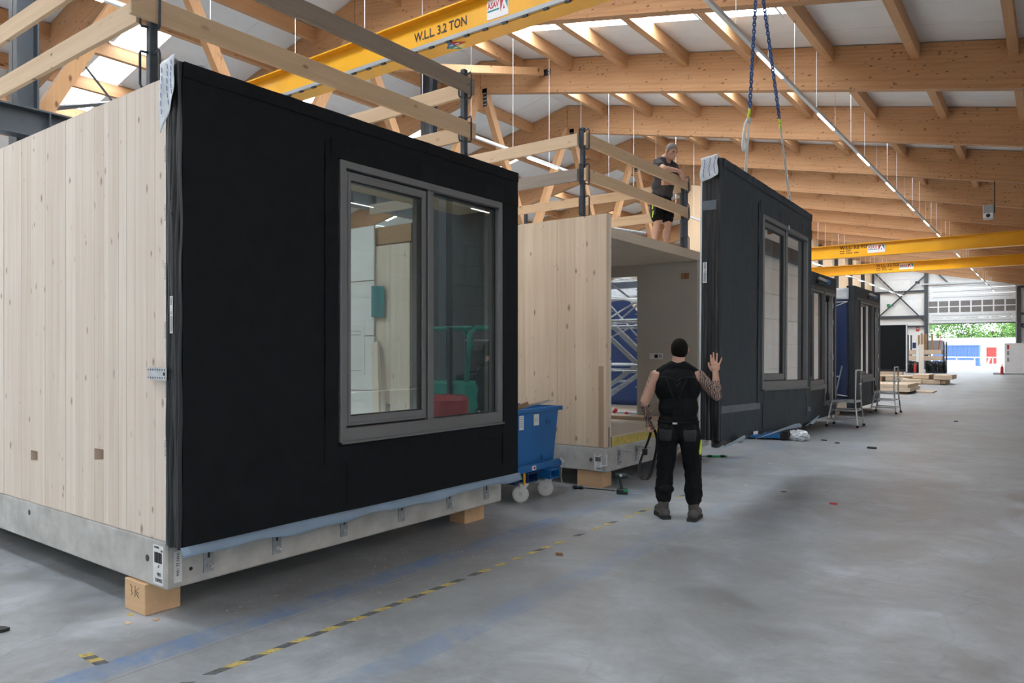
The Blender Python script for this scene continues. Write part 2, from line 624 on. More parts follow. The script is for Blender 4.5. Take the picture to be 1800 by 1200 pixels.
M['tape_grey'] = plain('grey_tape', (0.10, 0.115, 0.135), 0.45, var=0.15, sc=9, bm=0.2)
M['flap'] = plain('blue_grey_flap', (0.20, 0.275, 0.37), 0.6, var=0.08, sc=5)
M['frame'] = plain('window_aluminium', (0.17, 0.172, 0.175), 0.42, 0.35, var=0.04)
M['gasket'] = plain('rubber_gasket', (0.012, 0.012, 0.013), 0.5)
M['pane'] = pane_mat('double_glazing', gain=3.0, extra=0.05)
M['pane_far'] = plain('grey_gate_glazing', (0.20, 0.19, 0.185), 0.2, var=0.1)
M['white'] = plain('white_plastic', (0.78, 0.79, 0.80), 0.5, var=0.04)
M['paper'] = plain('white_paper', (0.75, 0.76, 0.76), 0.6, var=0.04)
M['black'] = plain('black_print', (0.012, 0.012, 0.013), 0.5)
M['grey_print'] = plain('grey_print', (0.30, 0.31, 0.33), 0.6)
M['red_print'] = plain('red_print', (0.45, 0.02, 0.03), 0.5)
M['teal_print'] = plain('teal_print', (0.02, 0.20, 0.22), 0.5)
M['blue_print'] = plain('blue_print', (0.02, 0.10, 0.32), 0.5)
M['yellow_print'] = plain('yellow_print', (0.75, 0.52, 0.06), 0.5)
M['green_print'] = plain('green_print', (0.03, 0.30, 0.12), 0.5)
M['skip_blue'] = plain('skip_blue_paint', (0.008, 0.115, 0.33), 0.38, var=0.1, sc=3)
M['skip_dark'] = plain('skip_dark_blue', (0.006, 0.035, 0.11), 0.4, var=0.1, sc=4)
M['caster'] = plain('white_nylon', (0.62, 0.63, 0.62), 0.45, var=0.05)
M['gypsum'] = plain('primed_plaster', (0.50, 0.465, 0.41), 0.75, var=0.05, sc=2)
M['ply'] = wood('ceiling_ply', (0.50, 0.42, 0.32), (0.60, 0.51, 0.41), 'Y', 0.3, (0.25, 0.17, 0.1), 0.05)
M['insul'] = plain('yellow_insulation', (0.60, 0.46, 0.12), 0.9, var=0.2, sc=14, bm=0.4)
M['tarp'] = plain('blue_tarpaulin', (0.003, 0.021, 0.092), 0.42, var=0.18, sc=2.2, bm=0.25)
M['film'] = plain('white_film', (0.72, 0.76, 0.80), 0.35, var=0.12, sc=9, bm=0.6)
M["tape_y"] = plain("worn_yellow_tape", (0.52, 0.40, 0.12), 0.6, var=0.35, sc=30)
M["tape_b"] = plain("worn_black_tape", (0.10, 0.10, 0.10), 0.6, var=0.5, sc=30)
M['chain'] = plain('blue_chain_steel', (0.035, 0.10, 0.28), 0.4, 0.2, var=0.2, sc=20)
M['lime'] = plain('lime_hook_paint', (0.55, 0.72, 0.04), 0.4)
M['sling'] = plain('white_webbing', (0.74, 0.73, 0.70), 0.8, var=0.06, sc=30)
M['red'] = plain('red_plastic', (0.55, 0.03, 0.025), 0.4)
M['green_paint'] = plain('green_truck_paint', (0.01, 0.28, 0.20), 0.35)
M['green_tool'] = plain('green_tool_plastic', (0.01, 0.32, 0.12), 0.4)
M['tool_dark'] = plain('dark_tool_plastic', (0.012, 0.03, 0.032), 0.4)
M['rubber'] = plain('black_rubber', (0.012, 0.012, 0.013), 0.65)
M['cardboard'] = plain('brown_cardboard', (0.30, 0.16, 0.08), 0.8, var=0.15)
M['hole'] = plain('bored_recess', (0.07, 0.06, 0.05), 0.8)
M['wood_dark'] = wood('cut_timber', (0.30, 0.18, 0.09), (0.42, 0.27, 0.15), 'X', 0.3)
M['skylight'] = emit('daylight_rooflight', (0.82, 0.92, 1.0), SKYLIGHT_AISLE)
M['skylight_sun'] = emit('sunlit_rooflight', (0.84, 0.93, 1.0), SKYLIGHT_FAR)
M['lamp'] = emit('led_tube', (1.0, 0.97, 0.92), LAMP)
M['lamp_off'] = plain('led_trunking', (0.70, 0.71, 0.71), 0.4, var=0.03)
# ================================================================ the hall
RX, B, Y0 = -15.0, 5.31, 13.25          # ridge, bay, first visible beam
KS = list(range(-5, 13))
YW = Y0 + 13 * B                        # end wall
YN = Y0 - 5 * B - 0.4                   # wall behind the camera
XR, XL = 3.5, -28.0
XE = 15.0                               # second bay, open to the aisle near the viewpoint
SR, SL = -0.2046, 0.22
zbR = lambda x: 10.11 + SR * (x - RX)
zbL = lambda x: 10.11 + SL * (x - RX)
BD = 1.02                               # beam depth

fl = MB().box(XL, XE, YN, YW + 0.3, -0.25, 0.0).build('floor', M['floor'], origin=(0, 0, 0))
tag(fl, 'worn grey concrete hall floor with faded blue lines', kind='structure')


def wall_sheets(nm, x0, x1, y0, y1, ztop, step=1.0, thick=0.12, kind='structure', label=None, zbot=0.0):
    """horizontal white sandwich sheets, one piece each, with recessed joints"""
    p = thing(nm, label, None, (x0, y0, 0), kind=kind)
    cx0, cx1, cy0, cy1 = {'wall_right': (x1, x1 + 0.05, y0, y1), 'wall_left': (x0 - 0.05, x0, y0, y1), 'wall_near': (x0, x1, y0 - 0.05, y0)}[nm]
    box('wall_light_stop', M['wall_white'], cx0, cx1, cy0, cy1, 0, ztop, p)  # added backing that stops light leaking through the sheet joints
    z = zbot
    while z < ztop - 0.01:
        z1 = min(z + step, ztop)
        box('wall_sheet', M['wall_white'], x0, x1, y0, y1, z + 0.006, z1 - 0.006, p)
        z = z1
    return p


wall_sheets('wall_right', XR, XR + 0.15, 20.0, YW, 7.3, label='white sheet wall along the right side of the hall')
wall_sheets('wall_left', XL - 0.15, XL, YN, YW, 8.2, label='white sheet wall along the left side of the hall')
wall_sheets('wall_near', XL, XR + 0.15, YN - 0.15, YN, 11.4, label='white sheet wall behind the viewpoint')

# ---- roof sheets, rooflights, purlins
ceil_ = thing('ceiling', 'white sheet roof on timber purlins', None, (RX, 0, 10), kind='structure')
nwin = 0
for z, xa, xb in ((zbR_ := (lambda x: 10.11 - 0.2046 * (x + 15.0)), -15.0, 3.8), ((lambda x: 10.11 + 0.22 * (x + 15.0)), -28.3, -15.0)):
    MB().hexa([(xa, YN - 0.3, z(xa) + 1.19), (xb, YN - 0.3, z(xb) + 1.19), (xb, YW + 0.5, z(xb) + 1.19), (xa, YW + 0.5, z(xa) + 1.19),
               (xa, YN - 0.3, z(xa) + 1.24), (xb, YN - 0.3, z(xb) + 1.24), (xb, YW + 0.5, z(xb) + 1.24), (xa, YW + 0.5, z(xa) + 1.24)]).build('opaque_roof_slab', M['roof_white'], ceil_)  # opaque slab added above the sheets to keep sun out of the joints


def roof_hexa(mb, xa, xb, ya, yb, z, off, th):
    return mb.hexa([(xa, ya, z(xa) + off), (xb, ya, z(xb) + off), (xb, yb, z(xb) + off), (xa, yb, z(xa) + off),
                    (xa, ya, z(xa) + off + th), (xb, ya, z(xb) + off + th), (xb, yb, z(xb) + off + th), (xa, yb, z(xa) + off + th)])


for k in range(-5, 13):
    ya = Y0 + k * B
    for side in (0, 1):
        z = (zbR, zbL)[side]
        xa, xb = ((RX, XR + 0.15), (XL - 0.15, RX))[side]
        lo = (2.02, 1.41)[side]
        cuts = [0.0, lo - 1.0, lo, lo + 1.02, (lo + 1.02 + B) / 2, B] if side == 0 else [0.0, lo / 2, lo, lo + 1.0, (lo + 1.0 + B) / 2, B]
        si = 2
        for i in range(5):
            if i == si: continue
            roof_hexa(MB(), xa, xb, ya + cuts[i] + 0.006, ya + cuts[i + 1] - 0.006, z, BD + 0.02, 0.12).build('roof_sheet', M['roof_white'], ceil_)
        nwin += 1
        wn = thing('window_%d' % nwin, 'bright rooflight strip between two roof beams', None, ((xa + xb) / 2, ya + cuts[si], 10), kind='structure', group='rooflight strips')
        e0, e1 = (RX + 1.2, -4.3) if side == 0 else (XL + 0.5, RX - 3.9)
        roof_hexa(MB(), e0, e1, ya + cuts[si], ya + cuts[si + 1], z, BD + 0.05, 0.02).build('glazing', M['skylight' if side == 0 else 'skylight_sun'], wn)
        for a, b2 in ((xa, e0), (e1, xb)):
            roof_hexa(MB(), a, b2, ya + cuts[si], ya + cuts[si + 1], z, BD + 0.02, 0.12).build('roof_sheet', M['roof_white'], wn)
        x = e0 + 1.75
        while x < e1:
            MB().bar((x, ya + cuts[si] - 0.12, z(x) + BD), (x, ya + cuts[si + 1] + 0.12, z(x) + BD), 0.045, 0.05).build('glazing_bar', M['alu'], wn)
            x += 1.82
        xs = [-13.35 + 1.81 * i for i in range(9)] if side == 0 else [-16.7 - 1.85 * i for i in range(6)]
        for x in xs:
            zt = z(x) + BD
            MB().box(x - 0.085, x + 0.085, ya + 0.11, ya + B - 0.11, zt - 0.36, zt - 0.005).build('purlin', M['purlin'], ceil_)

ORD2 = ['first', 'second', 'third', 'fourth', 'fifth', 'sixth', 'seventh', 'eighth', 'ninth']
# ---- glulam roof beams
ORD = ['behind', 'first', 'second', 'third', 'fourth', 'fifth', 'sixth', 'seventh', 'eighth', 'ninth', 'tenth', 'eleventh', 'twelfth', 'thirteenth', 'fourteenth', 'fifteenth', 'sixteenth']
for k in KS:
    y = Y0 + k * B
    for side in (0, 1):
        z = (zbR, zbL)[side]
        xa, xb = ((RX + 0.01, XR), (XL, RX - 0.01))[side]
        o = roof_hexa(MB(), xa, xb, y - 0.11, y + 0.11, z, 0, BD).build('glulam_beam', M['glulam' if side == 0 else 'glulam_left'], origin=(RX, y, 10.11))
        if k < -1: lb = 'orange spruce glulam roof beam out of view behind the viewpoint'
        else: lb = '%s glulam roof beam from the near end, on the %s of the ridge' % (ORD[k + 2], 'aisle side' if side == 0 else 'far side')
        tag(o, lb, 'beam', 'glulam roof beams', kind='thing')

# ---- side bay on the right, open to the aisle for the near part
zb2 = lambda x: zbR(XR) + 0.2046 * (x - XR)
wb_ = thing('wall_5', 'white sheet wall of the side bay', None, (XE, 0, 0), kind='structure')
box('wall_light_stop', M['wall_white'], XE + 0.15, XE + 0.2, YN, 34.2, 0, 10.2, wb_)  # backing added outside the side bay sheets to block leaking light
for i in range(10):
    box('wall_sheet', M['wall_white'], XE, XE + 0.15, YN, 34.2, i + 0.006, i + 0.994, wb_)
    box('wall_sheet', M['wall_white'], XR + 0.15, XE, 34.05, 34.2, i + 0.006, i + 0.994, wb_)
    box('wall_sheet', M['wall_white'], XR + 0.15, XE, YN - 0.15, YN, i + 0.006, i + 0.994, wb_)
box('wall_light_stop', M['wall_white'], XR + 0.15, XE, 34.2, 34.25, 0, 10.2, wb_)
box('wall_light_stop', M['wall_white'], XR + 0.15, XE, YN - 0.2, YN - 0.15, 0, 10.2, wb_)
roof_hexa(MB(), XR, XE + 0.2, YN - 0.2, 34.25, zb2, BD + 0.15, 0.1).build('opaque_roof_slab', M['roof_white'], wb_)
for k in range(-5, 4):
    ya = Y0 + k * B
    if k < 0: roof_hexa(MB(), XR + 0.6, XE - 0.4, ya + 2.0, ya + 3.0, zb2, BD + 0.05, 0.02).build('glazing', M['skylight'], wb_)
    tag(roof_hexa(MB(), XR, XE, ya - 0.11, ya + 0.11, zb2, 0, BD).build('glulam_beam', M['glulam_left'], origin=(XR, ya, zb2(XR))), '%s glulam roof beam of the side bay on the right' % ORD2[k + 5], 'beam', 'glulam beams of the side bay')
    x = XR + 1.3
    while x < XE and k < 3:
        box('purlin', M['purlin'], x - 0.085, x + 0.085, ya + 0.11, ya + B - 0.11, zb2(x) + BD - 0.36, zb2(x) + BD, wb_)
        x += 1.85

# ---- ridge line: struts, steel columns, runway girder
tr = thing('ridge_truss', 'row of slanted timber struts under the roof ridge', 'truss', (RX, Y0, 0))
for k in KS:
    y = Y0 + k * B
    if y > 33: break
    for s in (-1, 1):
        MB().bar((RX, y + s * 0.12, 10.2), (RX, y + s * 2.35, 5.97), 0.20, 0.26, up=(0, 1, 0)).build('strut', M['strut'], tr)
    pl = thing('node_plate', None, None, (RX, y, 9.6), parent=tr)
    mb = MB()
    mb.box(RX - 0.02, RX + 0.28, y - 0.135, y - 0.115, 10.06, 10.2)
    mb.box(RX + 0.14, RX + 0.28, y - 0.135, y - 0.115, 9.62, 10.2)
    mb.build('steel_plate', M['dark'], pl)
    mb = MB()
    for i in range(4):
        mb.cyl((RX + 0.18, y - 0.15, 9.68 + i * 0.12), (RX + 0.18, y - 0.13, 9.68 + i * 0.12), 0.018, 6)
        mb.cyl((RX + 0.24, y - 0.15, 9.68 + i * 0.12), (RX + 0.24, y - 0.13, 9.68 + i * 0.12), 0.018, 6)
    mb.build('bolt', M['galv'], pl)


def h_column(name, x, y, z1, lb, w=0.3, group=None):
    o = MB()
    o.box(x - w / 2, x + w / 2, y - w / 2, y - w / 2 + 0.03, 0, z1)
    o.box(x - w / 2, x + w / 2, y + w / 2 - 0.03, y + w / 2, 0, z1)
    o.box(x - 0.012, x + 0.012, y - w / 2, y + w / 2, 0, z1)
    q = o.build(name, M['steel'])
    return tag(q, lb, 'column', group)


h_column('steel_column', RX + 0.1, 5.31, 10.9, 'dark steel column rising behind the nearest housing module', 0.36)
h_column('steel_column', RX + 0.1, 15.93, 10.2, 'dark steel column above the black facade, behind the yellow crane', 0.36)
h_column('steel_column', RX + 0.1, 34.49, 10.2, 'dark steel column behind the man on the module roof', 0.30)
for i in range(1, 10):
    y = 34.49 + B * i
    if y > YW - 1: break
    h_column('steel_column', RX + 0.1, y, 10.2, '%s dark steel column along the timber partition, counted from the near end' % ORD[i], 0.30, 'partition columns')
for i in range(9):
    y = 34.49 + B * i
    p = MB().box(RX - 0.12, RX - 0.03, y + 0.16, min(y + B - 0.16, YW), 0, 10.6).build('timber_partition', M['partition'])
    tag(p, '%s pale timber partition bay between steel columns, from the near end' % ORD[i + 1], 'partition', 'timber partition bays', 'thing')

rg = thing('runway_girder', 'anthracite steel crane runway girder with stiffeners behind the nearest module', 'girder', (RX + 0.5, 0, 5.5))
mb = MB()
xg = RX + 0.5
mb.box(xg - 0.15, xg + 0.15, YN, 33, 5.92, 5.95).box(xg - 0.15, xg + 0.15, YN, 33, 5.45, 5.48).box(xg - 0.01, xg + 0.01, YN, 33, 5.48, 5.92)
mb.build('girder_profile', M['steel'], rg)
for i in range(60):
    y = YN + 0.5 + i * 0.78
    if y > 33: break
    MB().box(xg + 0.01, xg + 0.145, y, y + 0.02, 5.48, 5.92).build('stiffener', M['steel'], rg)
rgr = MB().box(XR - 0.4, XR - 0.1, YN, YW, 5.45, 5.95).build('runway_girder', M['steel'])
tag(rgr, 'anthracite steel crane runway girder along the white right wall', 'girder')

# cross bracing seen against the left rooflights
o = MB().cyl((-15.6, 6.5, 7.55), (-19.0, 8.85, 7.85), 0.025, 8).cyl((-15.6, 5.9, 6.35), (-20.2, 9.2, 8.3), 0.055, 8).build('bracing_rod', M['steel'])
tag(o, 'thin steel roof bracing rods crossing the left rooflights', 'bracing')
ti = thing('brace_timber', 'slim timber roof brace with black end plate on the beam', 'brace', (-12.4, 18.4, 10.1))
MB().bar((RX, 14.6, 9.75), (-12.45, 18.33, 10.17), 0.12, 0.22).build('timber', M['strut'], ti)
MB().box(-12.62, -12.26, 18.40, 18.445, 10.08, 10.26).build('end_plate', M['dark'], ti)
mb = MB()
for a in (-12.58, -12.3):
    for zz in (10.12, 10.22): mb.cyl((a, 18.39, zz), (a, 18.41, zz), 0.014, 6)
mb.build('bolt', M['galv'], ti)

# ---- far end wall, bracing and sectional gate
gx0, gx1 = -10.05, -2.8
we = thing('wall_far', 'white sheet end wall with dark steel bracing', None, (RX, YW, 0), kind='structure')


def end_sheets(x0, x1, z0, ztop):
    z = z0
    while z < ztop - 0.01:
        z1 = min(z + 1.0, ztop)
        box('wall_sheet', M['wall_white'], x0, x1, YW + 0.2, YW + 0.32, z + 0.006, z1 - 0.006, we)
        z = z1


box('wall_light_stop', M['wall_white'], XL, gx0, YW + 0.33, YW + 0.38, 0, 11.5, we)  # light-blocking backing added behind the end wall sheets
box('wall_light_stop', M['wall_white'], gx1, XR, YW + 0.33, YW + 0.38, 0, 9.5, we)
box('wall_light_stop', M['wall_white'], gx0, gx1, YW + 0.33, YW + 0.38, 8.3, 11.5, we)
end_sheets(XL, gx0, 0, 10.6)
end_sheets(gx1, XR, 0, 8.5)
end_sheets(gx0, gx1, 8.3, 10.4)
for x in (gx0 - 0.12, gx1 + 0.15, -15.0, 0.6):
    box('end_post', M['steel'], x - 0.16, x + 0.16, YW - 0.12, YW + 0.2, 0, 9.5 + (0.6 if x < -9 else -1.8), we)
for z in (7.75, 5.25, 4.25):
    box('girt', M['steel'], -15, gx0, YW + 0.02, YW + 0.18, z - 0.09 - (0.12 if z == 5.25 else 0), z + 0.09, we)
    box('girt', M['steel'], gx1, XR, YW + 0.02, YW + 0.18, z - 0.09, z + 0.09, we)
for a, b2 in (((-14.9, 9.9), (-10.2, 4.6)), ((-10.2, 9.3), (-14.6, 5.1)), ((-9.9, 10.2), (-8.2, 8.3)), ((-5.4, 8.4), (-4.2, 9.2)), ((-4.2, 9.2), (-3.1, 8.3)), ((-2.5, 4.1), (-0.4, 5.4)), ((-2.5, 4.1), (-0.4, 2.9))):
    MB().bar((a[0], YW - 0.05, a[1]), (b2[0], YW - 0.05, b2[1]), 0.06, 0.13).build('brace', M['steel'], we)
gt = thing('door_1', 'white sectional gate, half raised, with a band of windows', None, (gx0, YW, 0), kind='structure')
for z0, z1 in ((4.5, 5.02), (5.03, 5.48), (6.72, 7.3), (7.31, 7.85), (7.86, 8.3)):
    box('gate_section', M['white'], gx0, gx1, YW + 0.08, YW + 0.14, z0, z1 - 0.012, gt)
    box('section_rib', M['grey_print'], gx0 + 0.4, gx1 - 0.4, YW + 0.06, YW + 0.085, (z0 + z1) / 2 - 0.02, (z0 + z1) / 2 + 0.02, gt)
for i in range(9):
    x = gx0 + (gx1 - gx0) * i / 8
    box('glazing_bar', M['white'], x - 0.06, x + 0.06, YW + 0.07, YW + 0.15, 5.48, 6.72, gt)
for z in (5.5, 6.1, 6.7):
    box('glazing_bar', M['white'], gx0, gx1, YW + 0.068, YW + 0.152, z - 0.05, z + 0.05, gt)
for i in range(8):
    for z in (5.55, 6.15):
        x = gx0 + (gx1 - gx0) * i / 8
        box('gate_pane', M['pane_far'] if 'pane_far' in M else M['pane'], x + 0.06, x + (gx1 - gx0) / 8 - 0.06, YW + 0.10, YW + 0.11, z, z + 0.5, gt)
box('bottom_seal', M['dark'], gx0, gx1, YW + 0.06, YW + 0.16, 4.42, 4.5, gt)
box('gate_track', M['alu'], gx0 - 0.02, gx0 + 0.1, YW - 0.02, YW + 0.16, 0, 8.3, gt)
box('gate_track', M['alu'], gx1 - 0.1, gx1 + 0.02, YW - 0.02, YW + 0.16, 0, 8.3, gt)
box('spring_shaft', M['galv'], gx0 - 0.5, gx1 + 0.2, YW - 0.2, YW + 0.05, 8.32, 8.46, gt)

# signs on the end wall
s = thing('exit_sign', 'small green and white exit sign on the far wall', 'sign', (-13.4, YW + 0.18, 6.3))
box('sign_plate', M['white'], -13.75, -13.0, YW + 0.16, YW + 0.19, 6.18, 6.62, s)
box('pictogram', M['green_print'], -13.7, -13.4, YW + 0.15, YW + 0.162, 6.22, 6.58, s)
box('arrow', M['green_print'], -13.28, -13.08, YW + 0.15, YW + 0.162, 6.34, 6.46, s)
s = thing('fire_sign', 'small red fire sign on the far wall beside the gate', 'sign', (-11.0, YW + 0.18, 3.7))
box('sign_plate', M['red'], -11.08, -10.8, YW + 0.16, YW + 0.19, 3.75, 4.3, s)
box('pictogram', M['white'], -11.02, -10.86, YW + 0.15, YW + 0.162, 3.95, 4.1, s)
s = thing('notice', 'white paper notice high on the far wall behind the brace', 'sign', (-11.1, YW + 0.18, 8.3))
box('sheet', M['paper'], -11.6, -10.6, YW + 0.16, YW + 0.18, 8.1, 9.0, s)
box('print', M['black'], -11.15, -10.75, YW + 0.15, YW + 0.162, 8.5, 8.75, s)

# ---- LED light lines
def light_line(x, z, ya, yb, first, lb):
    t = thing('light_line', lb, 'lamp', (x, ya, z))
    box('trunking', M['lamp_off'], x - 0.035, x + 0.035, ya, yb, z, z + 0.07, t)
    y = first
    while y < yb:
        box('lamp_tube', M['lamp'], x - 0.022, x + 0.022, y, y + 1.5, z - 0.025, z - 0.001, t)
        y += 4.28
    y = Y0 - 5 * B + 0.9
    while y < yb:
        if y > ya:
            zt = (zbR(XR) + 0.2046 * (x - XR) if x > XR else zbR(x) if x > RX else zbL(x)) + BD
            MB().cyl((x, y, z + 0.07), (x, y, zt), 0.008, 5).build('hanger_wire', M['white'], t)
        y += B / 3
    return t


light_line(-4.4, 7.2, -8, 80, 0.7, 'long hanging LED light line over the aisle')
light_line(-11.8, 7.1, -8, 80, -0.5, 'long hanging LED light line behind the modules')
light_line(12.0, 7.1, -8, 19.5, 0.2, 'hanging LED light line in the side bay on the right')
light_line(7.2, 6.5, -8, 19.5, 1.7, 'hanging LED light line in the side bay, next to the aisle')

# ---- overhead cranes
def crane(y, z0, h, x0, x1, lb, fl, text_x, tz, ts, sx, sw, sh, sz, small):
    t = thing('overhead_crane', lb, 'crane', (x0, y, z0))
    yf = y
    mb = MB()
    mb.box(x0, x1, yf, yf + fl, z0, z0 + 0.025).box(x0, x1, yf, yf + fl, z0 + h - 0.025, z0 + h).box(x0, x1, yf + fl / 2 - 0.02, yf + fl / 2 + 0.02, z0 + 0.025, z0 + h - 0.025)
    mb.build('girder', M['yellow'], t)
    og = ORG[t.name]
    yt = yf + fl / 2 - 0.021
    text('W.L.L. 3.2 TON', ts, M['black'], Vector((text_x, yt - 0.003, tz)) - og, (1, 0, 0), (0, 0, 1), t, 'load_lettering', narrow=0.84, bold=0.022)
    if small:
        for i, wd in ((1, 0.52), (2, 0.9)):
            for j in range(int(wd * 14)):
                if j % 5 == 3: continue
                box('small_print', M['black'], text_x + j * 0.075, text_x + j * 0.075 + 0.055, yt - 0.002, yt, tz - 0.11 * i, tz - 0.11 * i + 0.05, t)
    sg = thing('maker_sign', None, None, (sx, yt, sz), parent=t)
    box('sign_plate', M['white'], sx, sx + sw, yt - 0.006, yt, sz, sz + sh, sg)
    so = ORG[sg.name]
    text('ASAV', sh * 0.42, M['red_print'], Vector((sx + sw * 0.03, yt - 0.007, sz + sh * 0.55)) - so, (1, 0, 0), (0, 0, 1), sg, 'sign_lettering', narrow=1.05 * sw / (2.0 * sh), bold=0.03)
    box('teal_bar', M['teal_print'], sx + sw * 0.03, sx + sw * 0.58, yt - 0.008, yt - 0.006, sz + sh * 0.38, sz + sh * 0.47, sg)
    MB().prism([(sx + sw * 0.62, sz + sh * 0.9), (sx + sw * 0.8, sz + sh * 0.92), (sx + sw * 0.64, sz + sh * 0.25)], yt - 0.009, yt - 0.006, 'Y').build('red_wedge', M['red_print'], sg)
    MB().prism([(sx + sw * 0.80, sz + sh * 0.94), (sx + sw * 0.97, sz + sh * 0.94), (sx + sw * 0.97, sz + sh * 0.3)], yt - 0.009, yt - 0.006, 'Y').build('teal_wedge', M['teal_print'], sg)
    MB().prism([(sx + sw * 0.76, sz + sh * 0.35), (sx + sw * 0.84, sz + sh * 0.35), (sx + sw * 0.80, sz + sh * 0.58)], yt - 0.009, yt - 0.006, 'Y').build('small_triangle', M['red_print'], sg)
    for x in (x0 - 0.1, x1 - 0.2):
        box('end_carriage', M['yellow'], x, x + 0.3, yf - 1.0, yf + fl + 1.0, z0 - 0.45, z0, t)
    return t


c1 = crane(8.45, 6.44, 0.58, -14.4, 3.0, 'nearest yellow overhead crane girder with a grey cable rail', 0.30, -8.35, 6.70, 0.20, -6.84, 0.40, 0.30, 6.64, False)
# festoon rail along the bottom flange of the near crane
box('cable_rail', M['rail_grey'], -14.2, 2.8, 8.40, 8.445, 6.455, 6.515, c1)
for i in range(46):
    x = -14.0 + i * 0.36
    box('rail_clip', M['dark'], x, x + 0.09, 8.405, 8.447, 6.43, 6.455, c1)
dm = thing('direction_sticker', None, None, (-7.5, 8.6, 6.43), parent=c1)
cx, cy, rr_ = -7.46, 8.585, 0.20
for a, mm in ((0, 'yellow_print'), (1, 'green_print'), (2, 'blue_print'), (3, 'red_print')):
    q = [(cx + rr_ * math.cos(math.pi / 2 * a + t), cy + rr_ * math.sin(math.pi / 2 * a + t)) for t in (0.05, math.pi / 2 - 0.05)]
    q = [(cx, cy), (cx + rr_ * math.cos(math.pi / 2 * a), cy + rr_ * 0.8 * math.sin(math.pi / 2 * a)), (cx + rr_ * math.cos(math.pi / 2 * (a + 1)), cy + rr_ * 0.8 * math.sin(math.pi / 2 * (a + 1)))]
    MB().prism(q, 6.432, 6.4385, 'Z').build('sticker_quarter', M[mm], dm)
    ax = cx + 0.085 * math.cos(math.pi / 2 * (a + 0.5))
    ay = cy + 0.07 * math.sin(math.pi / 2 * (a + 0.5))
    MB().prism([(ax - 0.04, ay - 0.012), (ax + 0.01, ay - 0.012), (ax + 0.01, ay - 0.028), (ax + 0.045, ay), (ax + 0.01, ay + 0.028), (ax + 0.01, ay + 0.012), (ax - 0.04, ay + 0.012)], 6.429, 6.432, 'Z').build('arrow', M['white'], dm)
# trolley with the hoist that carries the panel
tz_ = MB()
tz_.box(-3.25, -2.45, 8.25, 8.42, 6.50, 6.90).box(-3.25, -2.45, 8.78, 9.05, 6.62, 6.95).box(-3.15, -2.55, 8.3, 8.9, 7.03, 7.1)
tz_.build('hoist_trolley', M['yellow'], c1, bevel=0.01)
MB().lathe([(0.02, -3.1), (0.11, -3.08), (0.11, -2.6), (0.02, -2.58)], (0, 8.90, 6.56), 16, 'X').build('hoist_drum', M['rail_grey'], c1)

crane(40.0, 6.50, 0.66, -14.4, 3.0, 'middle yellow overhead crane, further down the hall', 0.40, -8.85, 6.93, 0.26, -7.56, 0.80, 0.40, 6.66, True)
crane(49.0, 6.50, 0.60, -14.4, 3.0, 'farthest yellow overhead crane near the gate', 0.40, -8.75, 6.88, 0.24, -7.50, 0.76, 0.36, 6.64, True)

# ---- small fittings in the roof
sp = thing('loudspeaker', 'grey box loudspeaker hanging from a roof beam on the right', 'loudspeaker', (-1.75, 29.1, 6.1))
box('cabinet', M['rail_grey'], -1.92, -1.62, 28.95, 29.2, 6.12, 6.58, sp, bevel=0.02)
box('front_plate', M['white'], -1.90, -1.64, 28.935, 28.95, 6.14, 6.30, sp)
MB().lathe([(0.06, 28.92), (0.065, 28.935)], (-1.77, 0, 6.22), 14, 'Y').build('cone', M['dark'], sp)
MB().bar((-1.60, 29.1, 6.3), (-1.60, 29.1, 7.45), 0.03, 0.03, up=(0, 1, 0)).build('hanger_rod', M['dark'], sp)
sn = thing('sensor', 'small white sensor fixed to a roof beam above the man on the module', 'sensor', (-8.22, 18.4, 9.7))
box('housing', M['white'], -8.30, -8.14, 18.30, 18.45, 9.72, 9.86, sn, bevel=0.015)
MB().cyl((-8.16, 18.33, 9.70), (-8.12, 18.30, 9.55), 0.02, 6).build('cable', M['white'], sn)
# ================================================================ housing modules
M['stain'] = wood('stained_board', (0.38, 0.26, 0.17), (0.50, 0.37, 0.26), 'Z', 0.5)
XF = -4.392          # front edge of the concrete bases
XP = -4.2            # outer face of a fitted facade panel
XB = -9.6            # rear of the modules


def board_wall(parent, name, mat, x0, x1, y0, y1, z0, z1, holes=(), seed=1, wmin=0.10, wmax=0.20):
    """cross-laminated wall: every upright board its own piece"""
    rnd = random.Random(seed)
    wl = thing(name, None, None, ((x0 + x1) / 2, (y0 + y1) / 2, z0), parent=parent)
    cuts = [x1]
    hs = sorted(holes, key=lambda h: -h[1])
    x = x1
    while x > x0 + 0.05:
        step = rnd.uniform(wmin, wmax)
        nx = x - step
        for h in hs:
            if x > h[1] + 0.02 and nx < h[1] + 0.03: nx = h[1]
            elif abs(x - h[1]) < 1e-6: nx = h[0]
        if nx < x0 + 0.06: nx = x0
        cuts.append(nx)
        x = nx
    for a, b in zip(cuts[1:], cuts):
        d = rnd.uniform(-0.0012, 0.0012)
        mb = MB()
        zs = [(z0, z1)]
        for h in hs:
            if abs(b - h[1]) < 1e-6 and abs(a - h[0]) < 1e-6: zs = [(z0, h[2]), (h[3], z1)]
        for za, zb in zs:
            mb.box(a + 0.0009, b - 0.0009, y0 + d, y1, za, zb)
        mb.build('board', mat, wl)
    for h in hs:
        mb = MB()
        yb = y0 + 0.07
        mb.box(h[0], h[1], yb, yb + 0.01, h[2], h[3])
        mb.build('recess', M['wood_dark'], wl)
    return wl


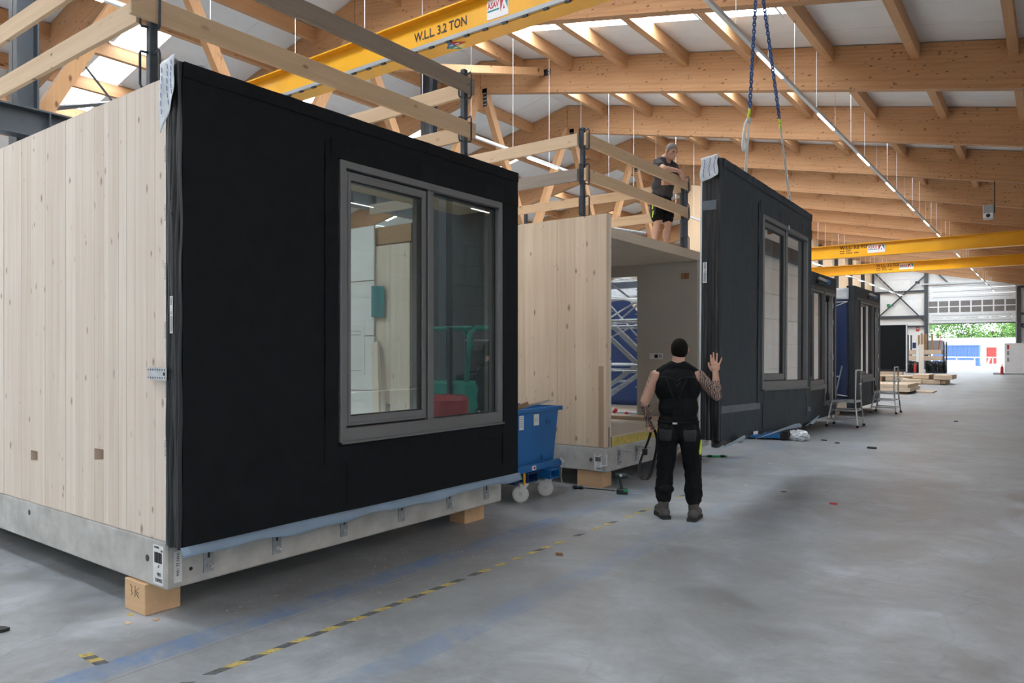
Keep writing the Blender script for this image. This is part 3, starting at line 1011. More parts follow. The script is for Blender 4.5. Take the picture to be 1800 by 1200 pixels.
def l_bracket(parent, y, leg=False, front=XF):
    """angle plate bolted to the front of the base"""
    mb = MB()
    mb.box(front, front + 0.008, y - 0.035, y + 0.035, 0.255, 0.445)
    if leg: mb.box(front, front + 0.20, y - 0.035, y + 0.035, 0.437, 0.445)
    b = mb.build('angle_plate', M['plate'], parent)
    mb = MB()
    mb.cyl((front + 0.006, y, 0.295), (front + 0.05, y, 0.295), 0.009, 8)
    mb.lathe([(0.017, front + 0.008), (0.017, front + 0.02)], (0, y, 0.295), 6, 'X')
    if leg:
        mb.cyl((front + 0.006, y, 0.36), (front + 0.06, y, 0.36), 0.009, 8).lathe([(0.017, front + 0.008), (0.017, front + 0.022)], (0, y, 0.36), 6, 'X')
    bt = mb.build('bolt', M['galv'], b)
    s_ = MB().box(front + 0.0082, front + 0.0095, y - 0.008, y + 0.008, 0.345, 0.415).build('slot', M['black'], b)


def base_slab(parent, y0, y1, x0=XB):
    mb = MB().box(x0, XF, y0, y1, 0.2, 0.5)
    return mb.build('concrete_base', M['concrete'], parent, bevel=0.012)


def barcode_label(parent, x, z, y, w, h, digits):
    """white label on the side of a base, printed upside down; local to the parent"""
    og = ORG[parent.name]
    lb = box('label_sheet', M['paper'], x, x + w, y - 0.003, y - 0.0005, z, z + h, parent)
    r = random.Random(5)
    xx = x + w * 0.14
    mb = MB()
    while xx < x + w * 0.86:
        wd = r.choice([0.002, 0.003, 0.005])
        mb.box(xx, xx + wd, y - 0.0042, y - 0.003, z + h * 0.55, z + h * 0.82)
        xx += wd + r.choice([0.002, 0.003])
    mb.build('barcode', M['black'], parent)
    for body, sz, fx, fz in ((digits[0], h * 0.13, 0.93, 0.16), (digits[1], h * 0.13, 0.80, 0.31), ('8°', h * 0.12, 0.62, 0.52), (digits[2], h * 0.075, 0.93, 0.90), (digits[3], h * 0.075, 0.62, 0.97)):
        text(body, sz, M['black'], Vector((x + w * fx, y - 0.0042, z + h * fz)) - og, (-1, 0, 0), (0, 0, -1), parent, 'print', 0.0004, narrow=0.8)


def window_unit(parent, y0, y1, z0, z1, ym, n=0.0, sash_left=True, bar=0.055, sill=0.10, name='window_frame', local=True):
    """two-light window in the facade's own frame (x out, y along, z up)"""
    f = MB()
    f.ring((y0, y1, z0, z1), (y0 + bar, y1 - bar * 0.9, z0 + sill, z1 - bar), n - 0.16, n + 0.022)
    f.box(n - 0.16, n + 0.008, ym - 0.035, ym + 0.035, z0 + sill - 0.01, z1 - bar + 0.01)
    fr = f.build(name, M['frame'], parent, local=local, bevel=0.003)
    MB().box(n + 0.02, n + 0.045, y0 - 0.003, y1 + 0.003, z0 - 0.012, z0 + 0.004).build('sill', M['frame'], fr, local=True)
    a, b = y0 + bar + 0.012, ym - 0.035 - 0.012
    sa = MB()
    sa.ring((a, b, z0 + sill + 0.012, z1 - bar - 0.014), (a + 0.045, b - 0.05, z0 + sill + 0.085, z1 - bar - 0.075), n - 0.11, n - 0.004)
    sa.ring((a + 0.02, b - 0.022, z0 + sill + 0.035, z1 - bar - 0.036), (a + 0.047, b - 0.052, z0 + sill + 0.087, z1 - bar - 0.077), n - 0.004, n + 0.002)
    so_ = sa.build('sash', M['frame'], fr, local=True, bevel=0.002)
    g = MB()
    g.ring((y0 + bar - 0.004, ym - 0.03, z0 + sill - 0.004, z1 - bar + 0.004), (a + 0.004, b - 0.004, z0 + sill + 0.016, z1 - bar - 0.018), n - 0.13, n - 0.035)
    g.ring((a + 0.043, b - 0.046, z0 + sill + 0.083, z1 - bar - 0.072), (a + 0.053, b - 0.058, z0 + sill + 0.092, z1 - bar - 0.084), n - 0.06, n - 0.012)
    g.ring((ym + 0.033, y1 - bar * 0.9 + 0.003, z0 + sill - 0.003, z1 - bar + 0.003), (ym + 0.04, y1 - bar * 0.9 - 0.02, z0 + sill + 0.006, z1 - bar - 0.015), n - 0.10, n - 0.03)
    g.build('gasket', M['gasket'], fr, local=True)
    MB().box(n - 0.034, n - 0.028, a + 0.05, b - 0.055, z0 + sill + 0.09, z1 - bar - 0.08).build('pane', M['pane'], fr, local=True)
    MB().box(n - 0.046, n - 0.040, ym + 0.036, y1 - bar * 0.9 - 0.01, z0 + sill + 0.004, z1 - bar - 0.01).build('pane', M['pane'], fr, local=True)
    return fr


def facade_panel(parent, W, H, win, mat, th=0.19, folds=True, seed=3):
    """membrane-covered facade element: origin at its lower near outer corner"""
    y0, y1, z0, z1, ym = win
    b = MB()
    b.ring((0, W, 0, H), (y0 - 0.012, y1 + 0.012, z0 - 0.012, z1 + 0.012), -th, 0.0)
    pnl = b.build('facade', mat, parent, local=True)
    ORG[pnl.name] = ORG[parent.name].copy()
    # overlapping membrane laid over the window edges and along the top: proud laps
    lap = MB()

    def strip(ya, za, yb, zb_, w, n0, k=14, amp=0.004, ph=0.0):
        d = Vector((0, yb - ya, zb_ - za))
        L = d.length
        d.normalize()
        s = Vector((0, -d.z, d.y))
        pr = None
        for i in range(k + 1):
            t = i / k
            c = Vector((0, ya, za)) + d * L * t
            wob = amp * math.sin(9.1 * t * L + ph) + amp * 0.6 * math.sin(23 * t * L + 2 * ph)
            A = c + s * (w / 2) + Vector((n0 + abs(wob), 0, 0))
            C = c - s * (w / 2) + Vector((n0 + abs(wob) * 0.4, 0, 0))
            va, vc = lap.bm.verts.new(A), lap.bm.verts.new(C)
            if pr: lap.bm.faces.new((pr[0], va, vc, pr[1]))
            pr = (va, vc)

    e = 0.07
    strip(y0 - 0.08, z1 + e, W - 0.004, z1 + e, 0.13, 0.006, 40, 0.006, 0.7)
    strip(y0 - e, z0 - 0.06, y0 - e, z1 + 0.1, 0.12, 0.005, 30, 0.005, 1.9)
    strip(y1 + e * 0.8, z0 - 0.4, y1 + e * 0.8, z1 + 0.02, 0.07, 0.005, 24, 0.005, 0.3)
    strip(y0 - 0.13, z0 - 0.09, y1 + 0.02, z0 - 0.07, 0.12, 0.006, 24, 0.004, 2.4)
    strip(y0 + 0.10, z0 - 0.45, y0 + 0.10, z0 - 0.12, 0.06, 0.004, 8, 0.003, 1.0)
    strip(0.002, H - 0.045, W - 0.002, H - 0.045, 0.09, 0.006, 40, 0.005, 1.3)
    lap.build('membrane_lap', mat, pnl, local=True, solid=0.002)
    if folds:
        rnd = random.Random(seed)
        fd = MB()
        for q in range(5):
            n0 = -th + 0.02 + q * (th - 0.03) / 5
            wq = (th - 0.03) / 5 * 1.25

            def P(u, v, n0=n0, wq=wq, q=q):
                z = H * v
                return (n0 + wq * u + 0.004 * math.sin(5 * z + q), -0.004 - 0.016 * math.sin(math.pi * u) * (0.6 + 0.5 * math.sin(2.2 * z + 1.7 * q)) - 0.003 * math.sin(11 * z + q * 2), z)
            fd.grid(P, 6, 60)
        fd.build('membrane_fold', M['membrane_fold'], pnl, local=True, smooth=True)
    return pnl


def corner_film(parent, th, H, seed, zlen=0.42, mat=None, slant=0.45):
    """torn printed film folded over the panel's top corner"""
    r = random.Random(seed)

    def P(u, v):
        n = -th - 0.006 + (th * 0.84) * u
        z = H + 0.015 - zlen * (1 - slant + slant * (1 - u)) * v + 0.03 * u
        return (n + 0.008 * math.sin(7 * v + 2 * u), -0.036 - 0.006 * math.sin(3 * v + 4 * u) - 0.004 * math.sin(9 * u), z)
    f = MB().grid(P, 10, 14).build('film', M['film'], parent, local=True, smooth=True, solid=0.002)
    mb = MB()
    for i in range(6):
        for j in range(3):
            u, v = 0.2 + 0.3 * j, 0.1 + 0.13 * i
            p = Vector(P(u, v)) + Vector((0, -0.004, 0))
            mb.hexa([p + Vector(q) for q in ((0, 0, 0), (0.006, 0, 0), (0.006, -0.001, 0), (0, -0.001, 0), (0.004, 0, -0.03), (0.010, 0, -0.03), (0.010, -0.001, -0.03), (0.004, -0.001, -0.03))])
    mb.build('film_print', M['blue_print'], f, local=True)
    # top cover
    def Q(u, v):
        return (-th - 0.006 + th * 0.84 * u, -0.03 + 0.2 * v, H + 0.02 + 0.012 * math.sin(5 * v + 3 * u))
    MB().grid(Q, 6, 5).build('film_top', M['film'], f, local=True, smooth=True, solid=0.002)
    return f


def maker_label(parent, n, z, w, h, y=-0.02):
    """white strip label with vertical lettering on the panel's side"""
    lb = MB().box(n, n + w, y - 0.002, y, z, z + h).build('label_sheet', M['white'], parent, local=True)
    text('VAN', w * 0.72, M['black'], (n + w * 0.30, y - 0.0035, z + h * 0.97), (0, 0, -1), (1, 0, 0), lb, 'print', 0.0004)
    text('·', w * 1.2, M['red_print'], (n + w * 0.12, y - 0.0035, z + h * 0.66), (0, 0, -1), (1, 0, 0), lb, 'print', 0.0004)
    text('N', w * 0.72, M['black'], (n + w * 0.30, y - 0.0035, z + h * 0.59), (0, 0, -1), (1, 0, 0), lb, 'print', 0.0004)
    MB().box(n + w * 0.2, n + w * 0.85, y - 0.003, y - 0.002, z + h * 0.05, z + h * 0.47).build('grey_field', M['rail_grey'], lb, local=True)


def flap(parent, W, H0, seed, z0=0.015, drop=0.062, lift=None):
    def P(u, v):
        y = -0.02 + (W + 0.03) * u
        up = 0.012 * math.sin(5 * y) + 0.008 * math.sin(13 * y + 1)
        return (0.006 + 0.035 * v + 0.006 * math.sin(4 * y + 1), y, z0 + up * v - drop * v)
    return MB().grid(P, 60, 3).build('bottom_flap', M['flap'], parent, local=True, smooth=True, solid=0.003)


# ---------------------------------------------------------------- nearest module
YA, YB = 2.338, 5.738
m1 = thing('housing_module', 'nearest housing module, pale spruce side and black facade with grey window, on a concrete base', 'module', (XP, YA, 0.485))
base_slab(m1, YA, YB)
board_wall(m1, 'side_wall', M['clt'], XB, -4.405, YA, YA + 0.10, 0.502, 3.366,
           holes=((-6.43, -6.30, 0.825, 0.905), (-5.35, -5.215, 0.925, 1.005)), seed=4)
box('edge_strip', M['white'], -4.405, -4.392, YA - 0.002, YA + 0.1, 0.502, 3.366, m1)
box('floor_deck', M['gypsum'], XB, -4.42, YA + 0.1, YB - 0.1, 0.5, 0.62, m1)
box('roof_deck', M['clt_y'], -4.85, -4.42, YA + 0.1, YB - 0.1, 3.06, 3.2, m1)  # unseen gap left in the deck to let daylight inside
box('roof_deck', M['clt_y'], XB, -8.2, YA + 0.1, YB - 0.1, 3.06, 3.2, m1)
# inside: far wall with a bright plaster field, a spruce field and an end coloured dark to let reflections show
box('inner_wall', M['membrane_sheen'], -5.5, -4.42, YB - 0.12, YB, 0.5, 3.36, m1)
board_wall(m1, 'inner_boards', M['clt'], -9.4, -5.5, YB - 0.16, YB, 0.62, 2.84, holes=((-5.87, -5.80, 1.02, 1.11),), seed=9, wmin=0.16, wmax=0.26)
box('inner_header', M['wood_dark'], -9.4, -5.5, YB - 0.14, YB, 2.86, 3.05, m1)
pf = thing('plaster_field', None, None, (-6.6, YB - 0.2, 0.62), parent=m1)
for i in range(4):
    box('plaster_sheet', M['white'], -7.3, -6.02, YB - 0.19, YB - 0.17, 0.64 + i * 0.61, 0.64 + i * 0.61 + 0.597, pf)
nb = thing('notice', 'white notice sheet pinned inside the nearest module', 'notice', (-6.3, YB - 0.2, 1.5))
box('sheet', M['paper'], -6.43, -6.17, YB - 0.196, YB - 0.192, 1.42, 1.98, nb)
for zz in (1.46, 1.90, 1.86):
    box('printed_line', M['grey_print'], -6.40, -6.22, YB - 0.198, YB - 0.196, zz, zz + 0.012, nb)
ts = MB().grid(lambda u, v: (-6.05 + 0.2 * u, YB - 0.2 - 0.012 * math.sin(6 * u), 2.06 + 0.34 * v - 0.01 * u), 6, 4).build('teal_sheet', M['teal_print'], solid=0.002)
tag(ts, 'teal plastic sheet hung on the wall inside the nearest module', 'sheet')
tag(MB().bar((-5.78, YB - 0.36, 0.62), (-5.98, YB - 0.205, 1.78), 0.10, 0.03, up=(0, 1, 0)).build('timber_offcut', M['clt']), 'pale timber board leaning on the wall inside the nearest module', 'board')

f1 = facade_panel(m1, 3.41, 2.93, (1.19, 3.137, 0.525, 2.595, 2.165), M['membrane'])
window_unit(m1, 1.19, 3.137, 0.525, 2.595, 2.165)
corner_film(m1, 0.19, 2.93, 2)
maker_label(m1, -0.108, 1.30, 0.032, 0.225)
for i in range(6):
    text('HEDWA', 0.028, M['grey_print'], (-0.172, -0.022, 2.45 - i * 0.36), (0, 0, -1), (1, 0, 0), f1, 'strip_print', 0.0003)
flap(m1, 3.41, 0, 1)
for y in (2.616, 3.132, 3.736, 4.352, 4.953, 5.487):
    l_bracket(m1, y)
cp = thing('connector_plate', None, None, (-4.45, YA, 1.5), parent=m1)
cpb = box('perforated_plate', M['galv'], -4.565, -4.335, YA - 0.03, YA - 0.026, 1.50, 1.575, cp)
mb = MB()
for i in range(8):
    for z in (1.513, 1.562):
        mb.cyl((-4.55 + i * 0.028, YA - 0.032, z), (-4.55 + i * 0.028, YA - 0.0305, z), 0.005, 6)
mb.cyl((-4.36, YA - 0.032, 1.537), (-4.36, YA - 0.0305, 1.537), 0.012, 8)
mb.build('plate_hole', M['black'], cp)
lb1 = thing('base_label', None, None, (-4.5, YA, 0.24), parent=m1)
barcode_label(lb1, -4.545, 0.222, YA, 0.125, 0.245, ('2206022', '1066', 'B02', '22060-001'))
lb2 = box('base_tag', M['paper'], XF, XF + 0.003, YA + 0.05, YA + 0.10, 0.235, 0.43, m1)
text('VAN 22 1066', 0.026, M['black'], Vector((XF + 0.0035, YA + 0.065, 0.42)) - ORG[m1.name], (0, 0, -1), (0, 1, 0), m1, 'tag_print', 0.0003)
for x, z in ((-4.62, 0.366), (-6.455, 0.415)):
    MB().cyl((x, YA - 0.002, z), (x, YA + 0.002, z), 0.022, 14).build('lifting_hole', M['hole'], m1)
MB().cyl((XF - 0.002, YA + 0.16, 0.30), (XF + 0.002, YA + 0.16, 0.30), 0.012, 10).build('anchor_hole', M['black'], m1)

# ---------------------------------------------------------------- open module
YC, YD = 7.843, 11.243
m2 = thing('housing_module', 'open-fronted housing module with pale spruce wall and plaster inside, behind the blue skip', 'module', (XP, YC, 0.485))
base_slab(m2, YC, YD)
board_wall(m2, 'side_wall', M['clt_warm'], XB, XF, YC, YC + 0.06, 0.502, 3.366, seed=21)
board_wall(m2, 'side_wall', M['clt'], XB, XF + 0.001, YC + 0.062, YC + 0.12, 0.502, 3.366, seed=22, wmin=0.16, wmax=0.24)
box('lining', M['gypsum'], XB, XF - 0.01, YC + 0.12, YC + 0.135, 0.62, 3.08, m2)
box('slot', M['black'], XF + 0.0005, XF + 0.003, YC + 0.052, YC + 0.072, 0.505, 0.75, m2)
box('slot', M['black'], XF + 0.0015, XF + 0.004, YC + 0.105, YC + 0.122, 0.505, 0.63, m2)
box('stain_board', M['stain'], -4.50, -4.43, YC - 0.003, YC + 0.001, 0.505, 1.5, m2)
box('insulation', M['insul'], XB, XF - 0.03, YC + 0.135, YD - 0.12, 0.5, 0.60, m2)
box('floor_deck', M['ply'], XB, XF - 0.05, YC + 0.135, YD - 0.12, 0.60, 0.62, m2)
rd = thing('roof_deck', None, None, (-7, 9.5, 3.08), parent=m2)
for i in range(6):
    w_ = (XF - XB) / 6
    box('deck_panel', M['ply'], XB + i * w_ + 0.001, XB + (i + 1) * w_ - 0.001, YC + 0.12, YD, 3.085, 3.215, rd)
iw = thing('plaster_wall', None, None, (-7, 10.8, 0.62), parent=m2)
box('plaster_sheet', M['gypsum'], -5.436, XF - 0.02, 10.72, 10.78, 0.62, 3.085, iw)
box('plaster_sheet', M['gypsum'], -7.7, -5.436, 10.72, 10.78, 2.907, 3.085, iw)
box('plaster_sheet', M['gypsum'], XB, -7.7, 10.72, 10.78, 0.62, 3.085, iw)
board_wall(m2, 'end_wall', M['clt'], -5.436, XF - 0.02, 11.0, YD, 0.502, 3.085, seed=31)
box('reveal', M['gypsum'], -5.436, -5.42, 10.78, 11.2, 0.62, 2.907, m2)
box('rear_wall', M['gypsum'], XB, XB + 0.12, YC + 0.12, 10.72, 0.62, 3.085, m2)
so1 = thing('socket_strip', None, None, (-5.1, 10.72, 1.6), parent=m2)
box('socket_plate', M['white'], -5.215, -4.985, 10.712, 10.72, 1.56, 1.655, so1)
box('socket_hole', M['black'], -5.125, -5.07, 10.708, 10.713, 1.58, 1.635, so1)
box('socket_insert', M['rail_grey'], -5.05, -5.0, 10.708, 10.713, 1.585, 1.635, so1)
vo = thing('vent_opening', None, None, (-4.62, 10.72, 2.86), parent=m2)
MB().cyl((-4.62, 10.716, 2.86), (-4.62, 10.722, 2.86), 0.11, 28).build('plaster_disc', M['gypsum'], vo)
box('opening', M['cardboard'], -4.675, -4.545, 10.708, 10.717, 2.81, 2.90, vo)
box('opening_bar', M['hole'], -4.605, -4.598, 10.704, 10.709, 2.81, 2.90, vo)
for y in (8.16, 8.63, 9.3, 9.9, 10.5, 11.0):
    l_bracket(m2, y, True)
lb3 = thing('base_label', None, None, (-4.5, YC, 0.24), parent=m2)
barcode_label(lb3, -4.562, 0.215, YC, 0.11, 0.205, ('2206023', '1067', 'B02', '22060-002'))
MB().cyl((-4.61, YC - 0.002, 0.34), (-4.61, YC + 0.002, 0.34), 0.024, 14).build('lifting_hole', M['hole'], m2)
MB().tube([(XF - 0.11, YC - 0.004, 0.26), (XF + 0.006, YC - 0.004, 0.29), (XF + 0.006, YC - 0.004, 0.42)], 0.009, 6).build('white_clip', M['white'], m2)
o = MB().box(-6.0, -4.95, 10.20, 10.52, 0.62, 0.675).build('timber_board', M['clt_x'])
tag(o, 'short pale board lying on the floor inside the open module', 'board')


# ---------------------------------------------------------------- wooden blocks under the bases
def block(x0, x1, y0, y1, lb, wr=False):
    b = MB().box(x0, x1, y0, y1, 0.0, 0.199).build('timber_block', M['block'], bevel=0.004)
    tag(b, lb, 'block', 'wooden blocks under the modules')
    if wr:
        og = Vector((x0, y0, 0)) - ORG[b.name]
        tx = thing('pencil_mark', None, None, (x0, y0, 0), parent=b)
        for c in ([(0.075, 0.17), (0.10, 0.155), (0.088, 0.135), (0.105, 0.115), (0.085, 0.10)], [(0.14, 0.17), (0.14, 0.10)], [(0.19, 0.165), (0.145, 0.14), (0.185, 0.13)], [(0.15, 0.13), (0.185, 0.10)]):
            MB().tube([(x0 + a, y0 - 0.0005, z) for a, z in c], 0.0022, 4).build('pencil_stroke', M['black'], tx)
    return b


block(-4.88, -4.617, 2.32, 2.556, 'orange timber block with a pencil mark under the near corner of the nearest module', True)
block(-4.80, -4.60, 5.42, 5.72, 'timber block under the far corner of the nearest module')
block(-4.82, -4.46, 7.86, 8.09, 'timber block under the near corner of the open module')
block(-4.80, -4.55, 10.9, 11.14, 'timber block under the far corner of the open module')

# ---------------------------------------------------------------- finished modules further on
def finished_module(y0, lb, W=3.5):
    m = thing('housing_module', lb, 'module', (XP, y0, 0.2))
    zc = 0.2
    H = 3.22
    L = 0.62 if W == 3.5 else 0.6
    wy0, wy1, dy0, dy1 = 0.63, 2.29, 2.30, 3.33
    mb = MB()
    # membrane facade around window and door openings
    mb.box(-0.19, 0, 0, wy0, 0, H).box(-0.19, 0, dy1, W, 0, H).box(-0.19, 0, wy0, dy1, 2.86, H).box(-0.19, 0, wy0, wy1, 0, 0.74).box(-0.19, 0, wy1, dy1, 0, 0.30)
    fa = mb.build('facade', M['membrane_sheen'], m, local=True)
    MB().box(-5.4, -0.19, 0.0, 0.1, 0.3, H - 0.06).box(-5.4, -0.19, W - 0.1, W, 0.3, H - 0.06).box(-5.4, -0.19, 0, W, 0.0, 0.3).box(-5.4, -0.19, 0, W, H - 0.3, H - 0.1).build('shell', M['clt'], m, local=True)
    MB().box(-5.4, -5.3, 0.1, W - 0.1, 0.3, H - 0.3).box(-2.6, -2.5, 0.1, 2.0, 0.3, H - 0.3).build('inner_wall', M['gypsum'], m, local=True)
    window_unit(m, wy0 + 0.02, wy1, 0.76, 2.85, 1.42)
    df = MB()
    df.ring((dy0, dy1, 0.30, 2.85), (dy0 + 0.07, dy1 - 0.07, 0.36, 2.78), -0.15, 0.03)
    d = df.build('door_frame', M['frame'], m, local=True)
    dl = MB().ring((dy0 + 0.08, dy1 - 0.08, 0.37, 2.77), (dy0 + 0.19, dy1 - 0.19, 0.5, 2.65), -0.1, -0.02).build('door_leaf', M['membrane'], d, local=True)
    MB().box(-0.075, -0.065, dy0 + 0.19, dy1 - 0.19, 0.5, 2.65).build('pane', M['pane'], d, local=True)
    MB().box(-0.04, 0.045, dy1 - 0.42, dy1 - 0.37, 0.37, 2.77).build('door_edge', M['alu'], d, local=True)
    for z in (0.9, 1.3, 2.1, 2.5):
        MB().box(0.0, 0.06, dy1 - 0.45, dy1 - 0.36, z, z + 0.11).build('hinge', M['galv'], d, local=True)
    MB().box(0.0, 0.07, wy0, wy1 + 0.02, 0.66, 0.75).build('window_ledge', M['frame'], m, local=True)
    MB().box(0.0, 0.10, dy0 - 0.02, dy1 + 0.02, 0.26, 0.31).build('door_ledge', M['frame'], m, local=True)
    for y in (1.0, 1.45):
        MB().box(0.0, 0.004, y - 0.01, y + 0.01, 0.24, 0.66).build('chalk_tape', M['tape_grey'], m, local=True)
    MB().box(0.0, 0.005, 0.3, W - 0.1, 2.87, 2.93).build('membrane_lap', M['membrane_fold'], m, local=True)
    lg = MB().tube([(0.06, 1.72, 3.10), (0.08, 2.28, 3.07)], 0.035, 10).build('bracket_tube', M['alu'], m, local=True)
    MB().box(0.0, 0.06, 1.62, 2.4, 2.98, 3.04).build('bracket_arm', M['dark'], lg, local=True)
    MB().lathe([(0.055, 2.24), (0.055, 2.40)], (0.08, 0, 3.06), 12, 'Y').build('bracket_cap', M['skip_blue'], lg, local=True)
    return m


m3 = finished_module(15.19, 'dark finished housing module with window and door, just beyond the hanging panel')
m4 = finished_module(20.67, 'dark finished housing module with blue tarpaulin on its side, beyond the nearer step platform')


def tarp(y, x0, x1, z0, z1, lb, rope=True):
    t = MB().grid(lambda u, v: (x0 + (x1 - x0) * u, y - 0.012 * math.sin(7 * u + 3 * v) - 0.02 * math.sin(3.1 * v * u * 3 + 1) - 0.02, z0 + (z1 - z0) * v), 24, 20).build('tarpaulin', M['tarp'], smooth=True, solid=0.003)
    tag(t, lb, 'tarpaulin')
    f = MB().grid(lambda u, v: (x0 + (x1 - x0) * u + 0.03, y - 0.05 - 0.025 * math.sin(19 * u) * v, z1 + 0.14 - 0.30 * v + 0.03 * math.sin(13 * u + 2)), 30, 5).build('top_film', M['film'], t, smooth=True, solid=0.003)
    # rope lacing
    for a, b in ((0.0, -0.12), (-0.16, -0.30)) if rope else ():
        MB().cyl((x1, y - 0.06, z1 - 0.20), (x1 - 0.9, y - 0.06, z1 - 0.22 + a * 2), 0.010, 5).build('rope', M['sling'], t)
    for a in ((0.0, 0.12), (0.0, 0.02)) if rope else ():
        MB().cyl((x1, y - 0.06, z0 + 0.1), (x1 - 0.8, y - 0.06, z0 + 0.12 + a[1]), 0.008, 5).build('rope', M['sling'], t)
    return t


tarp(15.19, -9.5, -4.42, 0.45, 3.1, 'deep blue tarpaulin seen through the open module behind the scaffold', False)
tarp(20.67, -9.5, -4.36, 0.42, 3.2, 'deep blue tarpaulin with white rope on the farther finished module')

for y0 in (15.19, 20.67):
    for k, dy in enumerate((0.15, 3.0)):
        block(-4.95, -4.65, y0 + dy, y0 + dy + 0.28, 'timber block under the %s corner of the %s dark finished module' % (('near', 'far')[k], 'first' if y0 < 18 else 'second'))
# ================================================================ the hanging facade element
hp = thing('facade_panel', 'black facade element with grey window hanging from white slings in front of the open module', 'facade panel', (-2.76, 7.32, 0.757), (math.radians(-1.2), 0, 0))
W2, H2 = 3.45, 2.93
fh = facade_panel(hp, W2, H2, (1.26, 3.20, 0.50, 2.57, 2.25), M['membrane_sheen'], th=0.22, seed=8)
window_unit(hp, 1.26, 3.20, 0.50, 2.57, 2.25)
MB().box(-0.24, -0.222, 0.0, W2, 0.02, H2 - 0.08).build('rear_board', M['white'], hp, local=True)
corner_film(hp, 0.22, H2, 6, 0.25, slant=0.12)
maker_label(hp, -0.20, 1.64, 0.045, 0.215)
tp = MB()
for q in ((0.0, 1.235, 0.28, 0.355), (1.175, 1.235, 0.28, 0.47), (1.175, 3.27, 0.41, 0.475), (3.20, 3.255, 0.18, 0.47), (3.20, W2, 0.16, 0.22)):
    tp.box(0.002, 0.0035 + 0.0006 * (q[0] > 1), q[0], q[1], q[2], q[3])
tp.build('joint_tape', M['tape_grey'], hp, local=True)
MB().box(-0.21, -0.06, -0.019, -0.015, 2.40, 2.50).build('side_tape', M['tape_grey'], hp, local=True)
box('window_tag', M['white'], 0.03, 0.034, 2.23, 2.27, 2.53, 2.585, hp, local=True)


M['flap_pale'] = plain('pale_blue_membrane_back', (0.42, 0.52, 0.64), 0.5, var=0.06)


def curl(y0, y1, h, out, ph=0.0, z0=0.0):
    def P(u, v):
        k = math.sin(math.pi * min(1, max(0, u)))
        return (0.003 + out * k * v + 0.02 * v, y0 + (y1 - y0) * u, z0 - 0.01 + (h * k) * v - 0.012 * math.sin(5 * u + ph))
    return MB().grid(P, 16, 4).build('bottom_flap', M['flap_pale'], hp, local=True, smooth=True, solid=0.003)


curl(0.0, 0.62, 0.10, 0.10, 0.4, -0.05)
curl(1.05, 2.9, 0.10, 0.16, 1.2, -0.03)
curl(3.18, 3.50, 0.12, 0.12, 2.0, -0.01)


def ragged(u, v):
    y = W2 * u
    return (-0.10 + 0.03 * math.sin(9 * y), y, 0.01 - v * (0.045 + 0.05 * (0.5 + 0.5 * math.sin(2.6 * y + 0.4)) + 0.012 * math.sin(17 * y)))


MB().grid(ragged, 50, 2).build('ragged_edge', M['membrane_fold'], hp, local=True, smooth=True, solid=0.003)
box('paper_scrap', M['paper'], 0.02, 0.025, 0.95, 1.10, 0.0, 0.035, hp, local=True)
# papers mirrored in its window, put in as sheets behind the glass
for q in ((1.56, 1.72, 1.75, 2.12), (1.42, 1.56, 1.70, 2.0)):
    box('reflected_sheet', M['paper'], -0.044, -0.040, q[0], q[1], q[2], q[3], hp, local=True)
for i, q in enumerate(((2.62, 1.25), (2.80, 1.36), (2.78, 1.20), (2.62, 1.08), (2.80, 1.04))):
    box('reflected_sheet', M['paper'], -0.056, -0.052, q[0], q[0] + 0.11, q[1], q[1] + 0.12, hp, local=True)
    box('reflected_print', M['grey_print'], -0.0518, -0.0515, q[0] + 0.015, q[0] + 0.095, q[1] + 0.02, q[1] + 0.10, hp, local=True)


# ---------------------------------------------------------------- slings
def chain(parent, a, b, pitch=0.045, r=0.0085):
    a, b = Vector(a), Vector(b)
    d = (b - a)
    L = d.length
    d.normalize()
    u = d.orthogonal().normalized()
    v = d.cross(u)
    n = int(L / pitch)
    mb = MB()
    for i in range(n):
        c = a + d * (pitch * (i + 0.5))
        s_ = u if i % 2 else v
        pts = []
        for k in range(10):
            t = 2 * math.pi * k / 10
            pts.append(c + d * (math.cos(t) * pitch * 0.72) + s_ * (math.sin(t) * pitch * 0.40))
        mb.tube(pts, r, 5, closed=True)
    return tag(mb.build('chain_links', M['chain'], parent, smooth=True), kind='stuff')


XS = -2.87
ring_p = Vector((XS, 8.83, 6.40))
ms = thing('chain_sling', 'two-leg blue chain sling with lime hooks hanging from the crane', 'chain sling', ring_p)
MB().tube([ring_p + Vector((0, 0.06 * math.sin(t), 0.09 * math.cos(t))) for t in [2 * math.pi * i / 16 for i in range(16)]], 0.011, 8, closed=True).build('master_ring', M['lime'], ms, smooth=True)
MB().tube([ring_p + Vector((0, 0.0, 0.08)), ring_p + Vector((0, 0.03, 0.16)), ring_p + Vector((0, 0.05, 0.30))], 0.02, 8).build('hoist_hook', M['dark'], ms)
LH, RH = Vector((XS, 8.52, 4.43)), Vector((XS, 9.737, 4.618))


def hook(p, d, parent):
    d = Vector(d).normalized()
    s_ = Vector((1, 0, 0)).cross(d).normalized()
    pts = [p + d * 0.10, p + d * 0.05]
    for i in range(9):
        t = -0.4 + 4.4 * i / 8
        pts.append(p - d * 0.01 + s_ * (0.035 * math.sin(t)) + d * (0.04 * math.cos(t)))
    MB().tube(pts, [0.014, 0.016] + [0.014 - 0.0006 * i for i in range(9)], 8).build('hook', M['lime'], parent, smooth=True)
    MB().bar(p + d * 0.03 + s_ * 0.02, p - d * 0.03 + s_ * 0.028, 0.012, 0.012, up=(1, 0, 0)).build('hook_latch', M['galv'], parent)


for p in (LH, RH):
    d = ring_p - p
    hook(p, d, ms)
    chain(ms, p + d.normalized() * 0.10, ring_p)


